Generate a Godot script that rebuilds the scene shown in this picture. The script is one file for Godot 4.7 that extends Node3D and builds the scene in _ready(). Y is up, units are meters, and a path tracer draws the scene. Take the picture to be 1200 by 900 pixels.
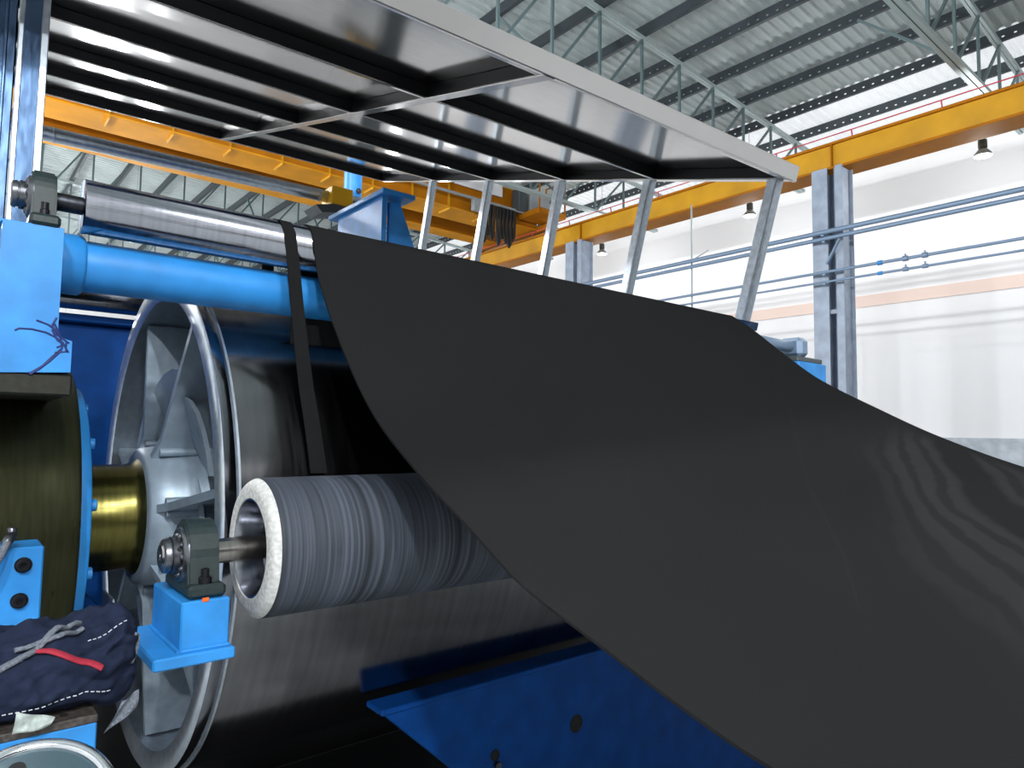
extends Node3D
# A rubber-sheet cooling line in a factory hall. x runs along the machine's rollers, -z down the hall, y is up.

var org := Vector3.ZERO          # base of the thing being built; vertices are stored relative to it
var used := {}
var M := {}
var noises := {}

# ---------------------------------------------------------------- names, tags
func numbered(n: String) -> String:
	if not used.has(n):
		used[n] = 0
		return n
	used[n] += 1
	return "%s_%03d" % [n, used[n]]

func thing(called: String, label: String, category: String, at := Vector3.ZERO, group := "") -> Node3D:
	var o := Node3D.new()
	o.name = numbered(called)
	add_child(o)
	o.position = at
	org = at
	o.set_meta("label", label)
	o.set_meta("category", category)
	if group != "":
		o.set_meta("group", group)
	return o

func obj(called: String, st: SurfaceTool, m: Material, parent: Node = null) -> MeshInstance3D:
	var o := MeshInstance3D.new()
	o.name = numbered(called) if parent == null else called
	o.mesh = st.commit()
	o.material_override = m
	o.cast_shadow = GeometryInstance3D.SHADOW_CASTING_SETTING_ON
	if parent == null:
		add_child(o)
		o.position = org
	else:
		parent.add_child(o, true)
	return o

func sub(called: String, st: SurfaceTool, m: Material, parent: MeshInstance3D) -> MeshInstance3D:
	return obj(called, st, m, parent)

func struct(called: String, st: SurfaceTool, m: Material) -> MeshInstance3D:
	var o := obj(called, st, m)
	o.set_meta("kind", "structure")
	return o

func note(o: Node, label: String, category: String, group := "") -> void:
	o.set_meta("label", label)
	o.set_meta("category", category)
	if group != "":
		o.set_meta("group", group)

# ---------------------------------------------------------------- shapes
func S() -> SurfaceTool:
	var st := SurfaceTool.new()
	st.begin(Mesh.PRIMITIVE_TRIANGLES)
	return st

func tri3(st: SurfaceTool, a: Vector3, b: Vector3, c: Vector3, na: Vector3, nb: Vector3, nc: Vector3) -> void:
	var g := (b - a).cross(c - a)
	if g.length_squared() < 1e-16:
		return
	if g.dot(na + nb + nc) > 0.0:   # front faces run clockwise
		var t := b
		b = c
		c = t
		var tn := nb
		nb = nc
		nc = tn
	st.set_normal(na)
	st.add_vertex(a - org)
	st.set_normal(nb)
	st.add_vertex(b - org)
	st.set_normal(nc)
	st.add_vertex(c - org)

func tri(st: SurfaceTool, a: Vector3, b: Vector3, c: Vector3, hint: Vector3) -> void:
	var g := (b - a).cross(c - a).normalized()
	if g.dot(hint) < 0.0:
		g = -g
	tri3(st, a, b, c, g, g, g)

func quad(st: SurfaceTool, a: Vector3, b: Vector3, c: Vector3, d: Vector3, hint: Vector3) -> void:
	tri(st, a, b, c, hint)
	tri(st, a, c, d, hint)

# box with chamfered edges in any frame: c centre, size, basis
func box(st: SurfaceTool, c: Vector3, size: Vector3, bev := 0.0, bs := Basis.IDENTITY) -> void:
	var h := size * 0.5
	var b := minf(bev, minf(h.x, minf(h.y, h.z)) * 0.8)
	for ax in 3:
		for s in [-1.0, 1.0]:
			var u := (ax + 1) % 3
			var v := (ax + 2) % 3
			var p := []
			for k in [[-1, -1], [1, -1], [1, 1], [-1, 1]]:
				var q := Vector3.ZERO
				q[ax] = s * h[ax]
				q[u] = k[0] * (h[u] - b)
				q[v] = k[1] * (h[v] - b)
				p.append(c + bs * q)
			var n := Vector3.ZERO
			n[ax] = s
			quad(st, p[0], p[1], p[2], p[3], bs * n)
	if b <= 0.0:
		return
	for ax in 3:
		var u := (ax + 1) % 3
		var v := (ax + 2) % 3
		for su in [-1.0, 1.0]:
			for sv in [-1.0, 1.0]:
				var p := []
				for k in [[-1, 0], [1, 0], [1, 1], [-1, 1]]:
					var q := Vector3.ZERO
					q[ax] = k[0] * (h[ax] - b)
					q[u] = su * (h[u] - (0.0 if k[1] == 0 else b))
					q[v] = sv * (h[v] - (b if k[1] == 0 else 0.0))
					p.append(c + bs * q)
				var n := Vector3.ZERO
				n[u] = su
				n[v] = sv
				quad(st, p[0], p[1], p[2], p[3], bs * n)
	for sx in [-1.0, 1.0]:
		for sy in [-1.0, 1.0]:
			for sz in [-1.0, 1.0]:
				var x := Vector3(sx * h.x, sy * (h.y - b), sz * (h.z - b))
				var y := Vector3(sx * (h.x - b), sy * h.y, sz * (h.z - b))
				var z := Vector3(sx * (h.x - b), sy * (h.y - b), sz * h.z)
				tri(st, c + bs * x, c + bs * y, c + bs * z, bs * Vector3(sx, sy, sz))

func mm(st: SurfaceTool, x0: float, x1: float, y0: float, y1: float, z0: float, z1: float, bev := 0.0) -> void:
	box(st, Vector3(x0 + x1, y0 + y1, z0 + z1) * 0.5, Vector3(absf(x1 - x0), absf(y1 - y0), absf(z1 - z0)), bev)

# rectangular bar from a to b: w across (horizontal-ish), t along up
func bar(st: SurfaceTool, a: Vector3, b: Vector3, w: float, t: float, up := Vector3.UP, bev := 0.0) -> void:
	var d := (b - a).normalized()
	if absf(d.dot(up)) > 0.98:
		up = Vector3.BACK
	var r := d.cross(up).normalized()
	var u := r.cross(d).normalized()
	box(st, (a + b) * 0.5, Vector3(w, t, a.distance_to(b)), bev, Basis(r, u, -d))

# surface of revolution; profile points (t along axis, radius)
func lathe(st: SurfaceTool, o: Vector3, axis: Vector3, prof: Array, seg := 48, smooth_cos := 0.6) -> void:
	axis = axis.normalized()
	var u := axis.cross(Vector3.UP)
	if u.length() < 0.1:
		u = axis.cross(Vector3.RIGHT)
	u = u.normalized()
	var v := axis.cross(u).normalized()
	var n := prof.size()
	var sn := []
	for i in n - 1:
		var e: Vector2 = prof[i + 1] - prof[i]
		sn.append(Vector2(-e.y, e.x).normalized())
	for i in n - 1:
		var a: Vector2 = prof[i]
		var b: Vector2 = prof[i + 1]
		if a.distance_to(b) < 1e-7:
			continue
		var n0: Vector2 = sn[i]
		var n1: Vector2 = sn[i]
		if i > 0 and sn[i - 1].dot(sn[i]) > smooth_cos:
			n0 = (sn[i - 1] + sn[i]).normalized()
		if i < n - 2 and sn[i + 1].dot(sn[i]) > smooth_cos:
			n1 = (sn[i + 1] + sn[i]).normalized()
		for k in seg:
			var c0 := cos(TAU * k / seg)
			var s0 := sin(TAU * k / seg)
			var c1 := cos(TAU * (k + 1) / seg)
			var s1 := sin(TAU * (k + 1) / seg)
			var d0 := u * c0 + v * s0
			var d1 := u * c1 + v * s1
			var p00 := o + axis * a.x + d0 * a.y
			var p01 := o + axis * a.x + d1 * a.y
			var p10 := o + axis * b.x + d0 * b.y
			var p11 := o + axis * b.x + d1 * b.y
			var m00 := axis * n0.x + d0 * n0.y
			var m01 := axis * n0.x + d1 * n0.y
			var m10 := axis * n1.x + d0 * n1.y
			var m11 := axis * n1.x + d1 * n1.y
			tri3(st, p00, p10, p11, m00, m10, m11)
			tri3(st, p00, p11, p01, m00, m11, m01)

func arc(cx: float, cr: float, r: float, a0: float, a1: float, k: int) -> Array:
	var out := []
	for i in k + 1:
		var a := deg_to_rad(lerpf(a0, a1, float(i) / k))
		out.append(Vector2(cx + r * cos(a), cr + r * sin(a)))
	return out

func rod(st: SurfaceTool, a: Vector3, b: Vector3, r: float, seg := 24, ch := 0.0) -> void:
	var l := a.distance_to(b)
	if ch > 0.0:
		lathe(st, a, b - a, [Vector2(0, 0), Vector2(0, r - ch), Vector2(ch, r), Vector2(l - ch, r), Vector2(l, r - ch), Vector2(l, 0)], seg)
	else:
		lathe(st, a, b - a, [Vector2(0, 0), Vector2(0, r), Vector2(l, r), Vector2(l, 0)], seg)

func tube(st: SurfaceTool, pts: Array, r: float, seg := 10, flat := 1.0, closed := false) -> void:
	var n := pts.size()
	var rings := []
	var nrm := []
	var up := Vector3.UP
	for i in n:
		var t: Vector3
		if closed:
			t = (pts[(i + 1) % n] - pts[(i - 1 + n) % n]).normalized()
		else:
			t = (pts[mini(i + 1, n - 1)] - pts[maxi(i - 1, 0)]).normalized()
		if i == 0 and absf(t.dot(up)) > 0.9:
			up = Vector3.BACK
		var s := t.cross(up).normalized()
		up = s.cross(t).normalized()
		var ring := []
		var rn := []
		for k in seg:
			var a := TAU * k / seg
			ring.append(pts[i] + s * cos(a) * r + up * sin(a) * r * flat)
			rn.append((s * cos(a) * flat + up * sin(a)).normalized())
		rings.append(ring)
		nrm.append(rn)
	var last := n if closed else n - 1
	for i in last:
		var j := (i + 1) % n
		for k in seg:
			var l := (k + 1) % seg
			tri3(st, rings[i][k], rings[j][k], rings[j][l], nrm[i][k], nrm[j][k], nrm[j][l])
			tri3(st, rings[i][k], rings[j][l], rings[i][l], nrm[i][k], nrm[j][l], nrm[i][l])
	if not closed:
		for e in [0, n - 1]:
			var out: Vector3 = (pts[0] - pts[1]) if e == 0 else (pts[n - 1] - pts[n - 2])
			for k in range(1, seg - 1):
				tri(st, rings[e][0], rings[e][k], rings[e][k + 1], out)

# extruded polygon: 2-D points in the frame (o, u, v), depth vector w
func prism(st: SurfaceTool, poly: Array, o: Vector3, u: Vector3, v: Vector3, w: Vector3) -> void:
	var p := PackedVector2Array(poly)
	if Geometry2D.is_polygon_clockwise(p):
		p.reverse()
	var ix := Geometry2D.triangulate_polygon(p)
	for i in range(0, ix.size(), 3):
		var q := []
		for k in 3:
			q.append(o + u * p[ix[i + k]].x + v * p[ix[i + k]].y)
		tri(st, q[0], q[1], q[2], -w)
		tri(st, q[0] + w, q[1] + w, q[2] + w, w)
	for i in p.size():
		var a := p[i]
		var b := p[(i + 1) % p.size()]
		var A := o + u * a.x + v * a.y
		var B := o + u * b.x + v * b.y
		var e := b - a
		var on := (u * e.y - v * e.x)
		quad(st, A, B, B + w, A + w, on)

# grid of points with smooth normals; hint is a direction on the outer side at the grid's middle
func grid(st: SurfaceTool, g: Array, hint: Vector3, wrap := false) -> void:
	var n := g.size()
	var m: int = g[0].size()
	var nr := []
	for i in n:
		var row := []
		for j in m:
			var du: Vector3 = g[mini(i + 1, n - 1)][j] - g[maxi(i - 1, 0)][j]
			var dv: Vector3
			if wrap:
				dv = g[i][(j + 1) % m] - g[i][(j - 1 + m) % m]
			else:
				dv = g[i][mini(j + 1, m - 1)] - g[i][maxi(j - 1, 0)]
			row.append(du.cross(dv).normalized())
		nr.append(row)
	var s := 1.0 if nr[n / 2][m / 2].dot(hint) >= 0.0 else -1.0
	for i in n - 1:
		for j in (m if wrap else m - 1):
			var k := (j + 1) % m
			tri3(st, g[i][j], g[i + 1][j], g[i + 1][k], nr[i][j] * s, nr[i + 1][j] * s, nr[i + 1][k] * s)
			tri3(st, g[i][j], g[i + 1][k], g[i][k], nr[i][j] * s, nr[i + 1][k] * s, nr[i][k] * s)

func grid_uv(st: SurfaceTool, g: Array, hint: Vector3, first: int, steps: int) -> void:
	var n := g.size()
	var m: int = g[0].size()
	var nr := []
	for i in n:
		var row := []
		for j in m:
			var du: Vector3 = g[mini(i + 1, n - 1)][j] - g[maxi(i - 1, 0)][j]
			var dv: Vector3 = g[i][mini(j + 1, m - 1)] - g[i][maxi(j - 1, 0)]
			row.append(du.cross(dv).normalized())
		nr.append(row)
	var s := 1.0 if nr[n / 2][m / 2].dot(hint) >= 0.0 else -1.0
	var put := func(i: int, j: int) -> void:
		var q := pow(maxf(i - first + 1.0, 0.0) / steps, 1.7)
		st.set_normal(nr[i][j] * s)
		st.set_uv(Vector2(float(j) / (m - 1), minf(q / 0.7, 1.0)))
		st.add_vertex(g[i][j] - org)
	for i in n - 1:
		for j in m - 1:
			var a: Vector3 = g[i][j]
			var flip: bool = (g[i + 1][j] - a).cross(g[i + 1][j + 1] - a).dot(nr[i][j] * s) > 0.0
			for tr in [[[0, 0], [1, 0], [1, 1]], [[0, 0], [1, 1], [0, 1]]]:
				var order := [0, 2, 1] if flip else [0, 1, 2]
				for o in order:
					put.call(i + tr[o][0], j + tr[o][1])

# ---------------------------------------------------------------- materials
func noise_tex(key: String, freq: float, oct: int, lo: float, hi: float, size := 512, kind := FastNoiseLite.TYPE_SIMPLEX_SMOOTH) -> NoiseTexture2D:
	if noises.has(key):
		return noises[key]
	var f := FastNoiseLite.new()
	f.seed = 11 + noises.size()
	f.noise_type = kind
	f.frequency = freq
	f.fractal_octaves = oct
	var t := NoiseTexture2D.new()
	t.width = size
	t.height = size
	t.seamless = true
	t.noise = f
	var g := Gradient.new()
	g.set_color(0, Color(lo, lo, lo))
	g.set_color(1, Color(hi, hi, hi))
	t.color_ramp = g
	noises[key] = t
	return t

func mat(key: String, c: Color, rough: float, metal := 0.0, tex: Texture2D = null, scale := Vector3.ONE, rtex: Texture2D = null, spec := 0.5) -> StandardMaterial3D:
	var m := StandardMaterial3D.new()
	m.resource_name = key
	m.albedo_color = c
	m.roughness = rough
	m.metallic = metal
	m.metallic_specular = spec
	if tex:
		m.albedo_texture = tex
	if rtex:
		m.roughness_texture = rtex
	if tex or rtex:
		m.uv1_triplanar = true
		m.uv1_scale = scale
	M[key] = m
	return m

# reflection rings painted into the albedo, and a scratch, on the black sheet: u across the sheet, v down its free drape
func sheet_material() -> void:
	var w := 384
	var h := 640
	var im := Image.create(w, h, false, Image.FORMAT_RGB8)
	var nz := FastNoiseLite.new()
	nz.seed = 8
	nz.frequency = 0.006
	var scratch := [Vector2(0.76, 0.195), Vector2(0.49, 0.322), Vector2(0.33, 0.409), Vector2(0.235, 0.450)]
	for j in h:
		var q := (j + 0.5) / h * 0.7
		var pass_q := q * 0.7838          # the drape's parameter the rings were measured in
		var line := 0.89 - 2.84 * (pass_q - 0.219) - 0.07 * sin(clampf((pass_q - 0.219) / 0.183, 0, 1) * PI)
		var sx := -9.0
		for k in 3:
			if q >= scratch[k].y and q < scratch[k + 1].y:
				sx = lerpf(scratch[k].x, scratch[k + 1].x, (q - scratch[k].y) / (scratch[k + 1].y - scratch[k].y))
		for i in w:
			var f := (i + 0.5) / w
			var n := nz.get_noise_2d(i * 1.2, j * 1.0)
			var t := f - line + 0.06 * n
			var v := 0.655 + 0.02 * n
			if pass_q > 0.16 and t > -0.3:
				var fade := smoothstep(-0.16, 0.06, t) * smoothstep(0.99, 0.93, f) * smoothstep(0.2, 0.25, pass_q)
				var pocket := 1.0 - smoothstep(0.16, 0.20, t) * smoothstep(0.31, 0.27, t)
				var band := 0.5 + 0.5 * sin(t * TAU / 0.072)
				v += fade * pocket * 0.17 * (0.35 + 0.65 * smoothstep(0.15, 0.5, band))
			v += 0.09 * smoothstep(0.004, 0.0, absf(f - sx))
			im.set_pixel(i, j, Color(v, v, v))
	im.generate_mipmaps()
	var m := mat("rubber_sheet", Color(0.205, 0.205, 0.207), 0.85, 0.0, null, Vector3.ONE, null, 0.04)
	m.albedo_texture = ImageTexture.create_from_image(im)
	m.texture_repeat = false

func materials() -> void:
	var soft := noise_tex("soft", 0.012, 4, 0.84, 1.0)
	var wear := noise_tex("wear", 0.02, 5, 0.72, 1.0)
	var fine := noise_tex("fine", 0.09, 3, 0.8, 1.0)
	var deep := noise_tex("deep", 0.03, 5, 0.45, 1.0)
	var rsm := noise_tex("rsm", 0.02, 4, 0.55, 1.0)
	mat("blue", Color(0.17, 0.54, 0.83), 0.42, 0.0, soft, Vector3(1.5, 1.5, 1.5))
	mat("blue_shaded", Color(0.02, 0.26, 0.54), 0.55, 0.0, soft, Vector3(1.2, 1.2, 1.2), null, 0.25)  # same paint as blue, with shade put into the colour
	mat("yellow", Color(0.82, 0.60, 0.04), 0.45, 0.0, soft, Vector3(0.15, 0.15, 0.15))
	mat("orange", Color(0.70, 0.43, 0.03), 0.65, 0.0, soft, Vector3(0.15, 0.15, 0.15), null, 0.3)
	mat("soffit", Color(0.86, 0.58, 0.10), 0.7, 0.0, soft, Vector3(0.15, 0.15, 0.15), null, 0.3)  # crane paint lightened, bounced floor light put into its underside colour
	mat("stainless", Color(0.74, 0.73, 0.72), 0.12, 1.0, noise_tex("faint", 0.02, 3, 0.93, 1.0), Vector3(0.8, 2.0, 2.0))
	mat("stainless_post", Color(0.32, 0.41, 0.53), 0.24, 1.0, noise_tex("faint", 0.02, 3, 0.93, 1.0), Vector3(5.0, 1.2, 5.0), rsm)
	mat("fascia", Color(0.86, 0.85, 0.84), 0.3, 0.9)
	mat("dark_reflection", Color(0.12, 0.12, 0.13), 0.4, 0.7)  # canopy beam faces, their dark reflection put into the colour
	mat("chrome", Color(0.62, 0.63, 0.66), 0.2, 1.0, soft, Vector3(9.0, 0.6, 0.6), rsm)
	mat("drum_steel", Color(0.56, 0.56, 0.57), 0.24, 1.0, soft, Vector3(5.0, 0.4, 0.4), rsm)
	mat("rim_steel", Color(0.80, 0.84, 0.88), 0.34, 0.9, soft, Vector3(4, 4, 4))
	mat("cast_grey", Color(0.56, 0.62, 0.67), 0.42, 0.35, soft, Vector3(3, 3, 3))
	mat("web_shade", Color(0.30, 0.33, 0.36), 0.5, 0.2, soft, Vector3(3, 3, 3))  # shade inside the drum end put into the web plate colour
	mat("shaft", Color(0.66, 0.64, 0.62), 0.24, 1.0, soft, Vector3(30, 1, 1))
	mat("dark_shaft", Color(0.22, 0.23, 0.25), 0.4, 0.9, wear, Vector3(14, 2, 2))
	mat("olive", Color(0.33, 0.33, 0.22), 0.42, 0.8, wear, Vector3(7.0, 0.7, 0.7), rsm)
	mat("olive_journal", Color(0.40, 0.38, 0.20), 0.26, 0.95, wear, Vector3(9.0, 0.7, 0.7))
	mat("green_cast", Color(0.10, 0.17, 0.17), 0.5, 0.0, wear, Vector3(8, 8, 8))
	mat("bearing", Color(0.45, 0.46, 0.48), 0.32, 0.95, wear, Vector3(10, 10, 10))
	mat("roll_rubber", Color(0.37, 0.40, 0.45), 0.62, 0.0, noise_tex("turned", 0.03, 6, 0.3, 1.0), Vector3(4.5, 0.06, 0.06), null, 0.35)
	mat("roll_end", Color(0.86, 0.86, 0.84), 0.6, 0.0, wear, Vector3(8, 8, 8))
	mat("rubber", Color(0.118, 0.119, 0.121), 0.85, 0.0, noise_tex("sheet", 0.01, 3, 0.92, 1.0), Vector3(0.7, 0.7, 0.7), null, 0.04)
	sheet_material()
	mat("rubber_edge", Color(0.3, 0.3, 0.3), 0.7)
	mat("pad", Color(0.17, 0.17, 0.14), 0.5, 0.5, wear, Vector3(6, 6, 6))
	mat("black", Color(0.05, 0.05, 0.055), 0.5)
	mat("hole", Color(0.015, 0.015, 0.02), 0.8)
	mat("navy", Color(0.155, 0.185, 0.27), 0.95, 0.0, noise_tex("cloth", 0.012, 4, 0.72, 1.0), Vector3(5, 5, 5), null, 0.2)
	mat("navy_dark", Color(0.05, 0.06, 0.10), 0.95, 0.0, null, Vector3.ONE, null, 0.2)
	mat("red", Color(0.60, 0.12, 0.20), 0.8)
	mat("red_paint", Color(0.75, 0.22, 0.28), 0.6)
	mat("cloth_grey", Color(0.52, 0.55, 0.6), 0.9, 0.0, deep, Vector3(12, 12, 12))
	mat("cloth_white", Color(0.74, 0.78, 0.76), 0.9, 0.0, wear, Vector3(8, 8, 8))
	mat("thread", Color(0.75, 0.77, 0.8), 0.9)
	mat("worn_steel", Color(0.36, 0.33, 0.31), 0.6, 0.2, deep, Vector3(5, 5, 5))
	mat("wheel_chrome", Color(0.82, 0.83, 0.84), 0.1, 1.0)
	mat("wheel_disc", Color(0.25, 0.33, 0.36), 0.4, 0.3)
	mat("ink", Color(0.0, 0.10, 0.36), 0.5)
	mat("bolt", Color(0.10, 0.10, 0.12), 0.4, 0.6)
	mat("rust", Color(0.85, 0.35, 0.05), 0.7)
	mat("roof", Color(0.69, 0.73, 0.73), 0.55, 0.1, noise_tex("roofn", 0.006, 3, 0.86, 1.0), Vector3(0.15, 0.15, 0.15))
	mat("purlin", Color(0.20, 0.23, 0.25), 0.55, 0.2)
	mat("truss_web", Color(0.36, 0.43, 0.44), 0.5, 0.1)
	mat("truss", Color(0.60, 0.65, 0.65), 0.5, 0.1)
	mat("column", Color(0.60, 0.65, 0.72), 0.5, 0.0, soft, Vector3(0.5, 0.5, 0.5))
	mat("pipe", Color(0.45, 0.53, 0.62), 0.4, 0.2)
	mat("wall", Color(0.87, 0.87, 0.875), 0.9, 0.0, null, Vector3.ONE, null, 0.1)
	mat("wall_low", Color(0.74, 0.77, 0.80), 0.85, 0.0, soft, Vector3(0.5, 0.5, 0.5), null, 0.1)
	mat("stripe", Color(0.87, 0.79, 0.75), 0.85, 0.0, null, Vector3.ONE, null, 0.1)
	mat("dark_wall", Color(0.22, 0.24, 0.24), 0.9, 0.0, soft, Vector3(0.1, 0.1, 0.1))
	mat("floor", Color(0.74, 0.75, 0.75), 0.5, 0.0, wear, Vector3(0.3, 0.3, 0.3))
	mat("grey_box", Color(0.55, 0.57, 0.58), 0.5)
	mat("grey_dark", Color(0.26, 0.29, 0.30), 0.5)
	mat("cable", Color(0.06, 0.05, 0.05), 0.6)
	mat("sky_sheet", Color(0.93, 0.94, 0.94), 0.6)
	mat("pane", Color(0.95, 0.97, 0.98), 0.05)
	M["pane"].transparency = BaseMaterial3D.TRANSPARENCY_ALPHA
	M["pane"].albedo_color.a = 0.06
	M["sky_sheet"].transparency = BaseMaterial3D.TRANSPARENCY_ALPHA
	M["sky_sheet"].albedo_color.a = 0.55
	var lm := mat("lamp_glow", Color(1, 1, 1), 0.5)
	lm.emission_enabled = true
	lm.emission = Color(0.98, 0.99, 1.0)
	lm.emission_energy_multiplier = 3.0

# ---------------------------------------------------------------- scene
const ROOF_H := 10.0
const ROOF_S := 0.06
func roof_y(x: float) -> float:
	return ROOF_H - ROOF_S * x

func _ready() -> void:
	# camera
	var cam := Camera3D.new()
	cam.name = "camera"
	add_child(cam)
	cam.transform = Transform3D(Basis(Vector3(0.76698, 0.01451, 0.64150), Vector3(-0.05672, 0.99736, 0.04527), Vector3(-0.63915, -0.07111, 0.76578)).orthonormalized(), Vector3(0, 1.6, 0))
	cam.fov = rad_to_deg(2.0 * atan(450.0 / 800.0))
	cam.near = 0.05
	cam.far = 200.0
	cam.current = true
	# sky
	var env := Environment.new()
	var sky := Sky.new()
	var sm := ProceduralSkyMaterial.new()
	sm.sky_top_color = Color(0.86, 0.88, 0.90)
	sm.sky_horizon_color = Color(0.88, 0.88, 0.88)
	sm.ground_bottom_color = Color(0.5, 0.5, 0.5)
	sm.ground_horizon_color = Color(0.7, 0.7, 0.7)
	sm.energy_multiplier = 1.7
	sky.sky_material = sm
	env.background_mode = Environment.BG_SKY
	env.sky = sky
	env.tonemap_mode = Environment.TONE_MAPPER_LINEAR
	env.tonemap_exposure = 1.0
	env.sdfgi_enabled = true
	env.ssao_enabled = true
	env.ssil_enabled = true
	var we := WorldEnvironment.new()
	we.name = "world_environment"
	we.environment = env
	add_child(we)

	materials()
	hall()
	trusses()
	lamps()
	runway()
	crane()
	columns()
	pipes()
	canopy()
	drum()
	rollers()
	sheet()
	frames()
	small()

# rows of high bay lamps, only the wall row seen, the rest added for brightness: x, first z, spacing, how many, light energy, height, where
const LAMPS := [
	[14.55, -3.9, 4.76, 6, 4.0, 6.85, "by the white wall"],
	[4.02, -5.0, 3.0, 2, 9.0, 6.4, "above the canopy"],
	[4.02, -22.0, 7.0, 3, 15.0, 6.2, "behind the crane"],
	[-2.0, 4.0, 7.0, 6, 30.0, 6.0, "over the left aisle"],
	[-0.66, 5.0, 5.0, 2, 30.0, 6.0, "over the aisle behind the camera"]]
func lamps() -> void:
	var which := ["nearest to the camera", "second from the camera", "third from the camera", "fourth from the camera", "fifth from the camera", "farthest from the camera"]
	for r in LAMPS:
		for k in r[3]:
			var at := Vector3(r[0], r[5], r[1] - r[2] * k if r[6] != "over the aisle behind the camera" else r[1] + r[2] * k)
			var t := thing("high_bay_lamp", "grey high bay lamp, unseen added light unless by the white wall, hanging %s, %s" % [r[6], which[k]], "lamp", at, "high bay lamps")
			var s := S()
			rod(s, at + Vector3(0, 0.14, 0), at + Vector3(0, 0.30, 0), 0.075, 20, 0.01)
			obj("ballast", s, M.grey_dark, t)
			s = S()
			lathe(s, at, Vector3.UP, [Vector2(0.0, 0.15), Vector2(0.03, 0.145), Vector2(0.10, 0.09), Vector2(0.14, 0.05), Vector2(0.14, 0.0)], 24)
			obj("reflector", s, M.grey_box, t)
			s = S()
			rod(s, at + Vector3(0, 0.30, 0), Vector3(at.x, roof_y(at.x) - 0.2, at.z), 0.006, 8)
			obj("hanger", s, M.grey_box, t)
			s = S()
			rod(s, at + Vector3(0, -0.012, 0), at, 0.135, 24)
			obj("diffuser", s, M.lamp_glow, t)
			var l := OmniLight3D.new()
			l.name = "lamp_light"
			l.light_energy = r[4]
			l.light_color = Color(0.98, 0.99, 1.0)
			l.omni_range = 80.0
			l.omni_attenuation = 2.0
			l.light_size = 0.135
			l.shadow_enabled = true
			t.add_child(l)
			l.position = Vector3(0, -0.16, 0)
	org = Vector3.ZERO

const WL := -7.6
func S_box(x0: float, x1: float, y0: float, y1: float, z0: float, z1: float) -> SurfaceTool:
	var s := S()
	mm(s, x0, x1, y0, y1, z0, z1)
	return s

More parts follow.
